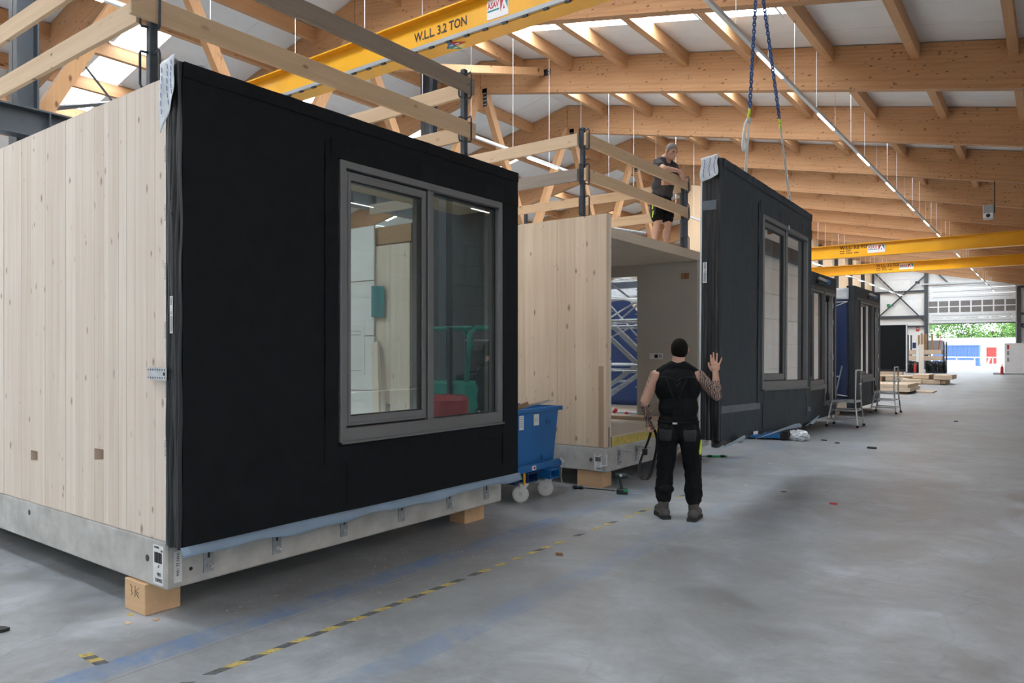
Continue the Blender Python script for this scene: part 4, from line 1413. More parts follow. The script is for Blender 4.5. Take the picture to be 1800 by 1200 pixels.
def webbing(a, b, w, lb, loop=False):
    a, b = Vector(a), Vector(b)
    d = (b - a).normalized()
    mb = MB()
    for s_ in (-1, 1):
        mb.bar(a + Vector((0.012 * s_, 0.004 * s_, 0)), b + Vector((0.003 * s_, 0, 0)), 0.006, w, up=(0, 1, 0))
    o = mb.build('lifting_sling', M['sling'])
    tag(o, lb, 'lifting sling', 'white lifting slings')
    MB().tube([b + Vector((0, 0.035 * math.sin(t), -0.02 + 0.035 * math.cos(t))) for t in [2 * math.pi * i / 12 for i in range(12)]], 0.010, 6, closed=True).build('sling_eye', M['sling'], o, smooth=True)
    if loop:
        q = [b + Vector(v) for v in ((0, 0, -0.05), (0, -0.06, -0.03), (0, -0.13, -0.09), (0, -0.19, -0.22), (0, -0.225, -0.36), (0, -0.21, -0.42), (0, -0.165, -0.42), (0, -0.15, -0.36), (0, -0.17, -0.27), (0, -0.20, -0.24))]
        MB().tube(q, 0.016, 8).build('spare_loop', M['sling'], o, smooth=True)
    return o


webbing((XS, 8.38, 3.66), LH - Vector((0, 0, 0.02)), 0.030, 'white webbing sling with a spare loop, nearer of the two on the hanging panel', True)
webbing((XS, 10.20, 3.63), RH - Vector((0, 0, 0.02)), 0.036, 'white webbing sling at the farther end of the hanging panel')


# ================================================================ guard rails on the modules
def guard_post(x, y, z0, lb, hooks, z1=4.52, side=(1, 0)):
    t = thing('guard_post', lb, 'guard post', (x, y, z0), group='guard rail posts')
    box('tube', M['guard'], x - 0.028, x + 0.028, y - 0.028, y + 0.028, z0, z1, t, bevel=0.006)
    box('clamp', M['guard'], x - 0.04, x + 0.04, y - 0.04, y + 0.04, z0, z0 + 0.12, t, bevel=0.006)
    for zz in hooks:
        sx, sy = side
        q = [(x + sx * 0.03, y + sy * 0.03, zz + 0.20), (x + sx * 0.085, y + sy * 0.085, zz + 0.215), (x + sx * 0.095, y + sy * 0.095, zz + 0.19), (x + sx * 0.095, y + sy * 0.095, zz - 0.02), (x + sx * 0.085, y + sy * 0.085, zz - 0.045), (x + sx * 0.03, y + sy * 0.03, zz - 0.03)]
        MB().tube(q, 0.009, 6).build('rail_hook', M['guard'], t)
        o2 = [(x, y - 0.03, zz + 0.21), (x, y - 0.075, zz + 0.205), (x, y - 0.08, zz + 0.19), (x, y - 0.08, zz - 0.01), (x, y - 0.07, zz - 0.03), (x, y - 0.03, zz - 0.025)]
        MB().tube(o2, 0.009, 6).build('rail_hook', M['guard'], t)
    return t


ZL, ZU = 3.82, 4.26
guard_post(-4.76, 2.44, 3.2, 'steel guard post at the near corner of the nearest module', (3.42, ZL, ZU))
guard_post(-4.78, 5.62, 3.2, 'steel guard post at the far end of the nearest module', (ZL, ZU))
guard_post(-4.77, 7.81 + 0.10, 3.22, 'steel guard post at the near corner of the open module', (3.42, ZL, ZU), 4.50)
guard_post(-4.77, 11.02, 3.22, 'steel guard post beside the man on the open module', (3.30, ZL, ZU), 4.44)
guard_post(-8.0, 11.2, 3.22, 'steel guard post at the rear of the open module', (ZL,), 4.30)


def plank(x0, x1, y0, y1, z, m, lb, h=0.155):
    o = MB().box(x0, x1, y0, y1, z, z + h).build('guard_plank', M[m], bevel=0.003)
    return tag(o, lb, 'plank', 'guard rail planks')


plank(-4.725, -4.69, 2.27, 5.70, ZL, 'plank_y', 'lower pale guard plank along the front of the nearest module')
plank(-4.725, -4.69, 1.9, 5.68, ZU, 'grey_plank_y', 'upper weathered grey guard plank along the front of the nearest module')
plank(-9.0, -4.80, 2.355, 2.39, ZL, 'plank_x', 'lower guard plank running back along the near side of the nearest module')
plank(-9.0, -5.6, 2.355, 2.39, ZU, 'plank_x', 'upper guard plank running back along the near side of the nearest module')
plank(-9.0, -4.80, 5.66, 5.695, ZL, 'plank_x', 'lower guard plank running back along the far side of the nearest module')
plank(-9.0, -4.80, 5.66, 5.695, ZU, 'plank_x', 'upper guard plank running back along the far side of the nearest module')
plank(-4.725, -4.69, 7.86, 11.10, ZL, 'plank_y', 'lower pale guard plank in front of the legs of the man on the module')
plank(-4.725, -4.69, 7.86, 11.14, ZU, 'plank_y', 'upper pale guard plank that the man on the module leans on')
plank(-8.6, -4.80, 7.83, 7.865, ZL, 'grey_plank_x', 'lower weathered grey plank on the near side of the open module')
plank(-8.6, -4.80, 7.83, 7.865, ZU, 'plank_x', 'upper pale plank on the near side of the open module')
plank(-8.6, -4.80, 11.10, 11.135, ZL, 'plank_x', 'lower plank on the far side of the open module behind the man')
plank(-8.6, -4.80, 11.10, 11.135, ZU, 'plank_x', 'upper plank on the far side of the open module behind the man')


# ================================================================ people
def skin_mat(name, c, tattoo=False):
    m, t, b = nt(name)
    v = coords(t, (1, 1, 1), False)
    col = ramp(t, noise(t, v, 14, 4), [(0.3, tuple(k * 0.88 for k in c)), (0.7, c)])
    if tattoo:
        at = N(t, 'ShaderNodeAttribute', attribute_name='ink')
        wv = N(t, 'ShaderNodeTexWave', wave_type='BANDS')
        wv.inputs['Scale'].default_value = 16
        wv.inputs['Distortion'].default_value = 9
        wv.inputs['Detail'].default_value = 2
        wv.inputs['Detail Scale'].default_value = 1.4
        t.links.new(v, wv.inputs[0])
        k = ramp(t, wv.outputs['Fac'], [(0.38, 1.0), (0.66, 0.25)])
        mu = N(t, 'ShaderNodeMath', operation='MULTIPLY')
        t.links.new(k, mu.inputs[0])
        t.links.new(at.outputs['Fac'], mu.inputs[1])
        col = mix(t, mu.outputs[0], col, (0.035, 0.037, 0.042))
    t.links.new(col, b.inputs['Base Color'])
    b.inputs['Roughness'].default_value = 0.55
    b.inputs['Subsurface Weight'].default_value = 0.08
    b.inputs['Subsurface Radius'].default_value = (0.01, 0.004, 0.002)
    return m


M['skin'] = skin_mat('skin', (0.56, 0.32, 0.235))
M['skin_ink'] = skin_mat('tattooed_skin', (0.52, 0.30, 0.22), True)
M['vest'] = plain('black_vest_fabric', (0.0045, 0.005, 0.006), 0.85, var=0.2, sc=30, spec=0.2)
M['vest_seam'] = plain('vest_seam_fabric', (0.0105, 0.0115, 0.0125), 0.75, var=0.1, sc=30)
M['trousers'] = plain('black_work_trousers', (0.0055, 0.006, 0.0075), 0.85, var=0.25, sc=20, spec=0.2, bm=0.2)
M['pocket'] = plain('grey_pocket_fabric', (0.022, 0.023, 0.025), 0.85, var=0.2, sc=30)
M['boot'] = plain('grey_work_boot', (0.070, 0.064, 0.060), 0.75, var=0.25, sc=25, bm=0.3)
M['hair_dark'] = plain('dark_cropped_hair', (0.009, 0.0068, 0.0055), 0.85, var=0.5, sc=110, bm=0.6, spec=0.12)
M['hair_grey'] = plain('grey_cropped_hair', (0.24, 0.22, 0.205), 0.75, var=0.35, sc=110, bm=0.6)
M['shirt'] = plain('charcoal_t_shirt', (0.060, 0.056, 0.060), 0.85, var=0.15, sc=12, spec=0.2, bm=0.25)
M['eye'] = plain('eye', (0.10, 0.07, 0.05), 0.25, var=0.0)
M['brow'] = plain('brow', (0.20, 0.15, 0.11), 0.8)
M['lip'] = plain('lip', (0.42, 0.17, 0.14), 0.5)


def fuse(mb, name, mat, parent, voxel=0.007, smooth=6, fac=0.5, crease=None):
    """one continuous surface from overlapping limb volumes"""
    bmesh.ops.recalc_face_normals(mb.bm, faces=mb.bm.faces)
    me = bpy.data.meshes.new('raw')
    mb.bm.to_mesh(me)
    mb.bm.free()
    o = link(bpy.data.objects.new('raw', me))
    r = o.modifiers.new('r', 'REMESH')
    r.mode = 'VOXEL'
    r.voxel_size = voxel
    s_ = o.modifiers.new('s', 'SMOOTH')
    s_.factor = fac
    s_.iterations = smooth
    if crease:
        tx = bpy.data.textures.new(name + '_crease', 'CLOUDS')
        tx.noise_scale = crease[1]
        d = o.modifiers.new('d', 'DISPLACE')
        d.texture = tx
        d.texture_coords = 'LOCAL'
        d.strength = crease[0]
        d.mid_level = 0.5
    dg = bpy.context.evaluated_depsgraph_get()
    n = bpy.data.meshes.new_from_object(o.evaluated_get(dg))
    bpy.data.objects.remove(o)
    n.name = name
    n.materials.clear()
    n.materials.append(mat)
    for p in n.polygons: p.use_smooth = True
    q = link(bpy.data.objects.new(name, n))
    q.parent = parent
    return q


def shell(name, mat, parent, c, r, cuts, rot=None, solid=0.004):
    """part of an ellipsoid kept on one side of each cutting plane (point, normal pointing to the kept side)"""
    mb = MB().ell(c, r, rot, 32, 20)
    for p, n in cuts:
        g = mb.bm.verts[:] + mb.bm.edges[:] + mb.bm.faces[:]
        bmesh.ops.bisect_plane(mb.bm, geom=g, plane_co=p, plane_no=[-k for k in n], clear_outer=True)
    return mb.build(name, mat, parent, local=True, smooth=True, solid=solid)


# ---- the man on the floor, seen from behind
wk = thing('person', 'man in black sleeveless vest with tattooed arms, seen from behind, right hand raised', 'person', (-3.035, 6.885, 0), (0, 0, math.radians(23.9)))
b = MB()
b.ell((0, 0, 0.96), (0.165, 0.115, 0.13)).ell((0, 0, 1.12), (0.165, 0.12, 0.17)).ell((-0.01, 0.0, 1.33), (0.185, 0.115, 0.20)).cap((-0.17, 0, 1.435), (0.15, 0, 1.435), 0.07, 0.07)
b.cap((-0.01, 0.0, 1.46), (0.005, 0.02, 1.63), 0.072, 0.062)
b.cap((-0.10, 0, 1.49), (0.0, 0.01, 1.56), 0.055, 0.06).cap((0.09, 0, 1.49), (0.0, 0.01, 1.56), 0.055, 0.06)
b.ell((0.012, 0.025, 1.705), (0.077, 0.095, 0.098)).ell((0.02, 0.055, 1.655), (0.060, 0.072, 0.066)).ell((0.022, 0.085, 1.618), (0.034, 0.035, 0.028))
b.cap((0.022, 0.118, 1.70), (0.024, 0.140, 1.672), 0.010, 0.015)
for sx, ex in ((-0.070, -1), (0.094, 1)):
    b.ell((sx, 0.015, 1.690), (0.012, 0.022, 0.034), Euler((0, 0, 0.35 * ex)))
# legs
for sx, kx, ax, ay in ((-0.095, -0.125, -0.145, 0.02), (0.095, 0.14, 0.15, -0.03)):
    b.cap((sx, 0, 0.92), (kx, 0.02, 0.50), 0.095, 0.06).cap((kx, 0.02, 0.50), (ax, ay, 0.10), 0.058, 0.042).cap((ax, ay - 0.03, 0.05), (ax + (0.02 if ax > 0 else -0.03), ay + 0.15, 0.035), 0.04, 0.03)
# left arm hanging, hand closed on a strap
ls, le, lw = (-0.225, 0.0, 1.425), (-0.335, -0.035, 1.165), (-0.300, 0.045, 0.985)
b.cap(ls, le, 0.066, 0.046).cap(le, lw, 0.047, 0.031).ell((-0.318, 0.0, 1.115), (0.048, 0.046, 0.075))
b.ell((-0.292, 0.06, 0.925), (0.036, 0.045, 0.052))
for i in range(4):
    y = 0.025 + i * 0.023
    k = (-0.300, y, 0.892 - 0.004 * (i in (1, 2)))
    k2 = (-0.265, y + 0.004, 0.862)
    k3 = (-0.243, y + 0.005, 0.888)
    b.cap(k, k2, 0.0115, 0.0105, 10).cap(k2, k3, 0.0105, 0.009, 10)
b.cap((-0.275, 0.085, 0.955), (-0.250, 0.098, 0.915), 0.014, 0.012, 10).cap((-0.250, 0.098, 0.915), (-0.243, 0.085, 0.885), 0.012, 0.010, 10)
# right arm bent, open hand raised
rs_, re_, rw = (0.205, 0.0, 1.425), (0.375, 0.10, 1.235), (0.372, 0.20, 1.462)
b.cap(rs_, re_, 0.070, 0.052).cap(re_, rw, 0.052, 0.031).ell((0.374, 0.13, 1.31), (0.050, 0.050, 0.075)).ell((0.255, 0.02, 1.375), (0.075, 0.062, 0.06), Euler((0, 0.75, 0)))
pc = Vector((0.370, 0.222, 1.517))
b.cap(rw, (0.367, 0.212, 1.50), 0.029, 0.033, 14)
b.ell(pc, (0.046, 0.018, 0.056))
b.ell((0.350, 0.218, 1.500), (0.026, 0.019, 0.038))
body = fuse(b, 'body', M['skin_ink'], wk, 0.0062, 4)
hand_ = MB()
FING = [((0.334, 0.223, 1.548), (0.328, 0.236, 1.592), (0.326, 0.240, 1.640), 0.0105), ((0.356, 0.226, 1.562), (0.354, 0.240, 1.612), (0.353, 0.246, 1.664), 0.011),
        ((0.381, 0.227, 1.560), (0.385, 0.240, 1.608), (0.388, 0.246, 1.656), 0.0107), ((0.402, 0.224, 1.538), (0.420, 0.234, 1.572), (0.436, 0.240, 1.612), 0.0093)]
hand_.ell(pc, (0.046, 0.018, 0.056)).cap((0.371, 0.207, 1.472), (0.368, 0.215, 1.50), 0.030, 0.034, 14)
for a, c, e, r in FING:
    hand_.cap(a, c, r * 1.12, r, 10).cap(c, e, r, r * 0.84, 10)
    hand_.ell(Vector(a) + Vector((0, -0.003, 0.0)), (r * 1.25, r * 1.25, r * 1.3))
hand_.cap((0.333, 0.222, 1.492), (0.312, 0.240, 1.528), 0.017, 0.0135, 10).cap((0.312, 0.240, 1.528), (0.306, 0.256, 1.560), 0.0135, 0.0105, 10)
raised = fuse(hand_, 'raised_hand', M['skin'], wk, 0.0038, 3)
# tattoos: the ink mask follows the arms
at = body.data.attributes.new('ink', 'FLOAT', 'POINT')


def seg(p, a, c):
    a, c = Vector(a), Vector(c)
    d = c - a
    t = max(0, min(1, (p - a).dot(d) / d.length_squared))
    return (p - a - d * t).length, t


for i, v in enumerate(body.data.vertices):
    p = v.co
    k = 0.0
    if p.x > 0.2:
        d1, t1 = seg(p, rs_, re_)
        d2, t2 = seg(p, re_, rw)
        if d1 < 0.11: k = 1.0 if (p.z > 1.29 - 0.25 * (p.x - 0.25) or p.y < 0.05) else 0.25
        if d2 < 0.08 and t2 < 0.60: k = max(k, 1.0)
        if d2 < 0.08 and t2 > 0.7: k = 0.0
    elif p.x < -0.2:
        d1, t1 = seg(p, ls, le)
        d2, t2 = seg(p, le, lw)
        if d1 < 0.09: k = 0.7 if p.x < (ls[0] + (le[0] - ls[0]) * t1 - 0.03) else 0.0
        if d2 < 0.08 and t2 > 0.12: k = max(k, 1.35)
    at.data[i].value = k
v_ = MB()
v_.ell((-0.01, 0.0, 1.32), (0.232, 0.145, 0.205)).ell((0, 0.0, 1.12), (0.198, 0.148, 0.21)).cap((-0.15, 0, 1.435), (0.13, 0, 1.435), 0.078, 0.078).cap((-0.175, 0, 1.455), (-0.05, 0.0, 1.525), 0.062, 0.066).cap((0.155, 0, 1.455), (0.035, 0, 1.525), 0.062, 0.066).cap((-0.05, 0, 1.525), (0.035, 0, 1.525), 0.066, 0.066)
v_.ell((0, 0.0, 1.0), (0.198, 0.138, 0.09)).ell((-0.09, -0.05, 1.36), (0.11, 0.095, 0.14)).ell((0.08, -0.05, 1.36), (0.11, 0.095, 0.14))
vest = fuse(v_, 'vest', M['vest'], wk, 0.008, 6, crease=(0.012, 0.09))


def back_y(x, z):
    """rear surface of the vest, by ray cast"""
    ok, loc, n, _ = vest.ray_cast(Vector((x, -0.6, z)), Vector((0, 1, 0)))
    return loc.y - 0.0015 if ok else -0.14


def seam(pts, r=0.0035):
    q = []
    for (x0, z0), (x1, z1) in zip(pts, pts[1:]):
        for i in range(5):
            t = i / 5
            x, z = x0 + (x1 - x0) * t, z0 + (z1 - z0) * t
            q.append((x, back_y(x, z), z))
    x, z = pts[-1]
    q.append((x, back_y(x, z), z))
    MB().tube(q, r, 6).build('seam', M['vest_seam'], vest, local=True, smooth=True)


seam([(-0.18, 1.425), (-0.11, 1.428), (-0.05, 1.41), (-0.012, 1.385), (0.025, 1.41), (0.09, 1.428), (0.17, 1.42)])
seam([(-0.115, 1.41), (-0.10, 1.36), (-0.07, 1.28), (-0.045, 1.215)])
seam([(0.085, 1.41), (0.06, 1.36), (0.03, 1.28), (0.012, 1.215)])
seam([(-0.04, 1.38), (-0.012, 1.33), (0.02, 1.38)])
t_ = MB()
t_.ell((0, 0, 0.93), (0.205, 0.148, 0.13)).ell((-0.09, -0.055, 0.88), (0.11, 0.10, 0.13)).ell((0.09, -0.055, 0.88), (0.11, 0.10, 0.13))
for sx, kx, ax, ay in ((-0.10, -0.128, -0.145, 0.02), (0.105, 0.142, 0.15, -0.03)):
    t_.cap((sx, -0.01, 0.86), (kx, 0.01, 0.50), 0.118, 0.088).cap((kx, 0.01, 0.50), (ax, ay, 0.27), 0.086, 0.087).cap((ax, ay, 0.27), (ax, ay - 0.005, 0.215), 0.088, 0.080).ell((kx - 0.01 * (1 if kx > 0 else -1), -0.04, 0.30), (0.08, 0.07, 0.045))
tr_ = fuse(t_, 'trousers', M['trousers'], wk, 0.008, 5, crease=(0.022, 0.06))


def patch(name, mat, obj, x0, x1, z0, z1, round_=0.2, off=0.004, par=None):
    """a sewn-on panel that lies on the rear surface"""
    def P(u, v):
        x = x0 + (x1 - x0) * u
        z = z0 + (z1 - z0) * v
        x = (x - (x0 + x1) / 2) * (1 - round_ * (1 - v) ** 2) + (x0 + x1) / 2
        ok, loc, n, _ = obj.ray_cast(Vector((x, -0.6, z)), Vector((0, 1, 0)))
        return (x, (loc.y if ok else -0.12) - off, z)
    return MB().grid(P, 8, 8).build(name, mat, par or obj, local=True, smooth=True, solid=0.004)


patch('pocket', M['pocket'], tr_, -0.185, -0.06, 0.79, 0.905)
patch('pocket', M['pocket'], tr_, 0.045, 0.175, 0.79, 0.905)
patch('pocket', M['trousers'], tr_, 0.15, 0.205, 0.50, 0.68, 0.0, 0.012)
bl = MB()
for i in range(40):
    pass
N_ = 40
bl.tube([(0.192 * math.cos(2 * math.pi * i / N_), 0.141 * math.sin(2 * math.pi * i / N_), 0.975) for i in range(N_)], 0.016, 8, closed=True)
blt = bl.build('belt', M['trousers'], wk, local=True, smooth=True)
MB().box(-0.055, -0.01, -0.168, -0.160, 0.962, 0.978).build('belt_badge', M['galv'], blt, local=True)
MB().bar((0.222, -0.06, 0.80), (0.205, -0.07, 0.66), 0.018, 0.012).build('lime_tool', M['lime'], wk, local=True)
for ax, ay, sp in ((-0.145, 0.02, -0.35), (0.15, -0.03, 0.28)):
    d = Vector((math.sin(sp), math.cos(sp), 0))
    bo = MB()
    a0 = Vector((ax, ay, 0))
    bo.cap(a0 + Vector((0, -0.01, 0.215)), a0 + Vector((0, -0.015, 0.10)), 0.060, 0.052).cap(a0 + Vector((0, -0.01, 0.066)) - d * 0.045, a0 + Vector((0, 0, 0.062)) + d * 0.15, 0.052, 0.046).cap(a0 + Vector((0, 0, 0.10)), a0 + d * 0.10 + Vector((0, 0, 0.085)), 0.05, 0.04)
    bt = fuse(bo, 'boot', M['boot'], wk, 0.006, 4)
    so2 = MB()
    pts = [(-0.105, -0.042), (-0.105, 0.042), (-0.04, 0.052), (0.06, 0.050), (0.14, 0.056), (0.19, 0.042), (0.205, 0.0), (0.19, -0.042), (0.14, -0.056), (0.06, -0.050), (-0.04, -0.052)]
    side = Vector((d.y, -d.x, 0))
    so2.prism([tuple((a0 + d * u + side * v)[:2]) for u, v in pts], 0.0, 0.032, 'Z').build('boot_sole', M['rubber'], bt, local=True)
    for q in ((0.10, 0.145), (0.06, 0.165)):
        MB().tube([a0 + d * q[0] + side * -0.035 + Vector((0, 0, q[1] - 0.02)), a0 + d * (q[0] + 0.01) + Vector((0, 0, q[1])), a0 + d * q[0] + side * 0.035 + Vector((0, 0, q[1] - 0.02))], 0.004, 5).build('lace', M['sling'], bt, local=True)
hr = shell('hair', M['hair_dark'], wk, (0.012, 0.020, 1.706), (0.0835, 0.099, 0.104), [((0, 0, 1.616), (0, -0.25, 1)), ((0, 0.060, 1.70), (0, -1, 0.75))], solid=0.006)
wb = MB().tube([(Vector(lw) + Vector((0.034 * math.cos(t), 0.034 * math.sin(t), 0.02 + 0.004 * math.sin(t)))) for t in [2 * math.pi * i / 18 for i in range(18)]], 0.009, 6, closed=True).build('wristband', M['black'], wk, local=True, smooth=True)
for sx in (-0.018, 0.062):
    MB().ell((sx, 0.118, 1.706), (0.013, 0.008, 0.008)).build('eye', M['eye'], wk, local=True, smooth=True)
MB().ell((0.023, 0.122, 1.640), (0.024, 0.008, 0.007)).build('mouth', M['lip'], wk, local=True, smooth=True)

# the strap loop he holds
Rw = Matrix.Rotation(math.radians(23.9), 4, 'Z')
hb = Vector((-3.035, 6.885, 0))
loc_ = lambda q: hb + (Rw @ Vector(q))
sp_ = [(-0.262, 0.055, 0.90), (-0.285, 0.05, 0.80), (-0.325, 0.03, 0.70), (-0.385, 0.0, 0.55), (-0.39, -0.01, 0.45), (-0.36, -0.01, 0.385), (-0.325, 0.0, 0.365), (-0.285, 0.01, 0.40), (-0.255, 0.03, 0.50), (-0.225, 0.06, 0.64), (-0.205, 0.07, 0.76), (-0.225, 0.065, 0.86), (-0.255, 0.06, 0.905)]
st = MB()
pr = None
for i, q in enumerate(sp_):
    tw = 0.5 * math.sin(i * 0.8)
    w2 = 0.021
    d = Vector((math.cos(tw + 0.5), math.sin(tw + 0.5), 0)) * w2
    A, C = st.bm.verts.new(loc_(Vector(q) + d)), st.bm.verts.new(loc_(Vector(q) - d))
    if pr: st.bm.faces.new((pr[0], A, C, pr[1]))
    pr = (A, C)
sto = st.build('strap', M['rubber'], solid=0.004)
sto.modifiers.new('sub', 'SUBSURF').render_levels = 2
tag(sto, 'black lifting strap hanging in a loop from the hand of the man in black', 'strap')
ca = lambda q: loc_(q)
MB().box(*[f for p in zip(ca((-0.33, 0.0, 0.66)) - Vector((0.02, 0.02, 0.03)), ca((-0.33, 0.0, 0.66)) + Vector((0.02, 0.02, 0.03))) for f in p]).build('strap_buckle', M['dark'], sto)

# ---- the man on the module roof, leaning on the guard plank
m2p = thing('person', 'grey-haired man in charcoal t-shirt leaning on the guard plank of the open module', 'person', (-4.985, 10.70, 3.216), (0, 0, math.radians(-108)))
b = MB()
hips = Vector((0, -0.03, 0.93))
b.ell(hips, (0.165, 0.115, 0.12)).ell((0, 0.0, 1.09), (0.165, 0.125, 0.16)).ell((0, 0.035, 1.28), (0.18, 0.12, 0.18)).cap((-0.16, 0.06, 1.41), (0.16, 0.06, 1.41), 0.07, 0.07)
b.cap((0, 0.07, 1.44), (0.0, 0.14, 1.55), 0.076, 0.068).cap((-0.1, 0.06, 1.46), (0, 0.08, 1.53), 0.055, 0.058).cap((0.1, 0.06, 1.46), (0, 0.08, 1.53), 0.055, 0.058)
hd = Euler((math.radians(-22), 0, math.radians(-6)))
hm = Matrix.Translation((0.0, 0.190, 1.588)) @ hd.to_matrix().to_4x4() @ Matrix.Scale(1.06, 4)
H_ = lambda x, y, z: hm @ Vector((x, y, z))
b.ell(H_(0, -0.01, 0.02), (0.078, 0.096, 0.10), hd).ell(H_(0, 0.035, -0.045), (0.062, 0.068, 0.066), hd).ell(H_(0, 0.055, -0.085), (0.042, 0.042, 0.032), hd)
b.ell(H_(0, 0.078, 0.022), (0.056, 0.016, 0.012), hd)
b.cap(H_(0, 0.088, 0.012), H_(0, 0.112, -0.026), 0.010, 0.0155, 12)
for s_ in (-1, 1):
    b.ell(H_(s_ * 0.081, -0.008, -0.005), (0.012, 0.022, 0.034), hd).ell(H_(s_ * 0.042, 0.068, -0.03), (0.022, 0.018, 0.018), hd).ell(H_(s_ * 0.016, 0.103, -0.028), (0.009, 0.009, 0.008), hd)
b.ell(H_(0, 0.092, -0.053), (0.026, 0.010, 0.006), hd).ell(H_(0, 0.090, -0.066), (0.022, 0.010, 0.007), hd).ell(H_(0, 0.085, -0.092), (0.022, 0.016, 0.015), hd)
for s_ in (-1, 1):
    kx = s_ * 0.125
    b.cap((s_ * 0.095, -0.03, 0.90), (kx, 0.01, 0.49), 0.088, 0.060).cap((kx, 0.01, 0.49), (s_ * 0.13, -0.05, 0.10), 0.060, 0.040).ell((s_ * 0.128, -0.045, 0.34), (0.052, 0.055, 0.105)).ell((kx, 0.02, 0.49), (0.052, 0.052, 0.05))
    b.cap((s_ * 0.13, -0.07, 0.05), (s_ * 0.15, 0.11, 0.035), 0.04, 0.03)
# his right forearm lies on the plank, hand hanging over it
a1, a2, a3 = (0.205, 0.06, 1.40), (0.275, 0.29, 1.265), (0.03, 0.335, 1.262)
b.cap(a1, a2, 0.058, 0.045).cap(a2, a3, 0.046, 0.030).ell((0.20, 0.30, 1.268), (0.06, 0.042, 0.042))
b.cap(a3, (-0.03, 0.355, 1.235), 0.028, 0.034, 14).ell((-0.045, 0.362, 1.20), (0.044, 0.022, 0.05), Euler((0.2, 0.3, 0)))
# his left arm folded below it
c1_, c2_, c3_ = (-0.205, 0.06, 1.40), (-0.235, 0.16, 1.13), (0.06, 0.205, 1.09)
b.cap(c1_, c2_, 0.056, 0.045).cap(c2_, c3_, 0.045, 0.030)
b.ell((0.11, 0.208, 1.085), (0.05, 0.022, 0.040))
body2 = fuse(b, 'body', M['skin'], m2p, 0.0062, 4)
hd2 = MB()
for i in range(4):
    x = -0.078 + i * 0.022
    k1, k2, k3 = (x, 0.372, 1.175), (x - 0.006, 0.388, 1.125 + 0.004 * i), (x - 0.004, 0.378, 1.088 + 0.006 * i)
    hd2.cap(k1, k2, 0.0115, 0.0105, 10).cap(k2, k3, 0.0105, 0.0088, 10)
hd2.cap((0.0, 0.36, 1.205), (0.012, 0.385, 1.16), 0.0145, 0.012, 10).cap((0.012, 0.385, 1.16), (0.004, 0.395, 1.125), 0.012, 0.010, 10)
hd2.ell((-0.045, 0.362, 1.20), (0.044, 0.022, 0.05), Euler((0.2, 0.3, 0)))
fuse(hd2, 'resting_hand', M['skin'], m2p, 0.0042, 2)
hd3 = MB()
for i in range(4):
    z = 1.115 - i * 0.021
    hd3.cap((0.145, 0.21, z), (0.19, 0.205, z - 0.006), 0.0112, 0.0102, 10).cap((0.19, 0.205, z - 0.006), (0.212, 0.18, z - 0.008), 0.0102, 0.0088, 10)
hd3.cap((0.10, 0.205, 1.12), (0.14, 0.19, 1.15), 0.014, 0.0115, 10).cap((0.14, 0.19, 1.15), (0.168, 0.185, 1.155), 0.0115, 0.0095, 10).ell((0.11, 0.208, 1.085), (0.05, 0.022, 0.040))
fuse(hd3, 'folded_hand', M['skin'], m2p, 0.0042, 2)
sh = MB()
sh.ell((0, 0.035, 1.27), (0.205, 0.148, 0.19)).ell((0, 0.01, 1.08), (0.195, 0.158, 0.17)).cap((-0.165, 0.06, 1.41), (0.165, 0.06, 1.41), 0.080, 0.080).cap((-0.1, 0.06, 1.455), (0, 0.075, 1.50), 0.064, 0.07).cap((0.1, 0.06, 1.455), (0, 0.075, 1.50), 0.064, 0.07).ell((0, -0.01, 0.96), (0.195, 0.145, 0.10))
sh.cap((0.19, 0.06, 1.40), (0.245, 0.19, 1.325), 0.078, 0.072).cap((-0.19, 0.06, 1.40), (-0.222, 0.115, 1.27), 0.078, 0.072)
fuse(sh, 'shirt', M['shirt'], m2p, 0.008, 5, crease=(0.020, 0.07))
st2 = MB()
st2.ell((0, -0.03, 0.90), (0.19, 0.14, 0.12))
for s_ in (-1, 1):
    st2.cap((s_ * 0.10, -0.03, 0.84), (s_ * 0.125, -0.005, 0.63), 0.112, 0.102)
    st2.cap((s_ * 0.125, -0.005, 0.63), (s_ * 0.127, -0.003, 0.575), 0.103, 0.088)
sho = fuse(st2, 'shorts', M['trousers'], m2p, 0.008, 5, crease=(0.018, 0.06))
MB().box(0.20, 0.245, -0.03, 0.07, 0.60, 0.80).build('pocket', M['pocket'], sho, local=True, bevel=0.01)
for z in (0.79, 0.66):
    MB().bar((0.247, 0.04, z), (0.247, 0.02, z - 0.10), 0.006, 0.02, up=(0, 1, 0)).build('yellow_tape', M['lime'], sho, local=True)
for s_ in (-1, 1):
    bo = MB()
    bo.cap((s_ * 0.13, -0.06, 0.12), (s_ * 0.13, -0.06, 0.06), 0.05, 0.05).cap((s_ * 0.13, -0.08, 0.05), (s_ * 0.15, 0.13, 0.045), 0.048, 0.042)
    fuse(bo, 'boot', M['boot'], m2p, 0.007, 3)
shell('hair', M['hair_grey'], m2p, H_(0, -0.014, 0.026), (0.083, 0.100, 0.102), [(H_(0, 0, -0.02), hd.to_matrix() @ Vector((0, -0.15, 1))), (H_(0, 0.075, 0.06), hd.to_matrix() @ Vector((0, -1, 0.9)))], hd, 0.005)
for s_ in (-1, 1):
    MB().ell(H_(s_ * 0.031, 0.083, 0.004), (0.013, 0.008, 0.0075), hd).build('eye', M['eye'], m2p, local=True, smooth=True)
    MB().ell(H_(s_ * 0.032, 0.092, 0.022), (0.019, 0.006, 0.005), hd).build('eyebrow', M['brow'], m2p, local=True, smooth=True)
MB().ell(H_(0, 0.098, -0.059), (0.024, 0.006, 0.004), hd).build('mouth', M['lip'], m2p, local=True, smooth=True)
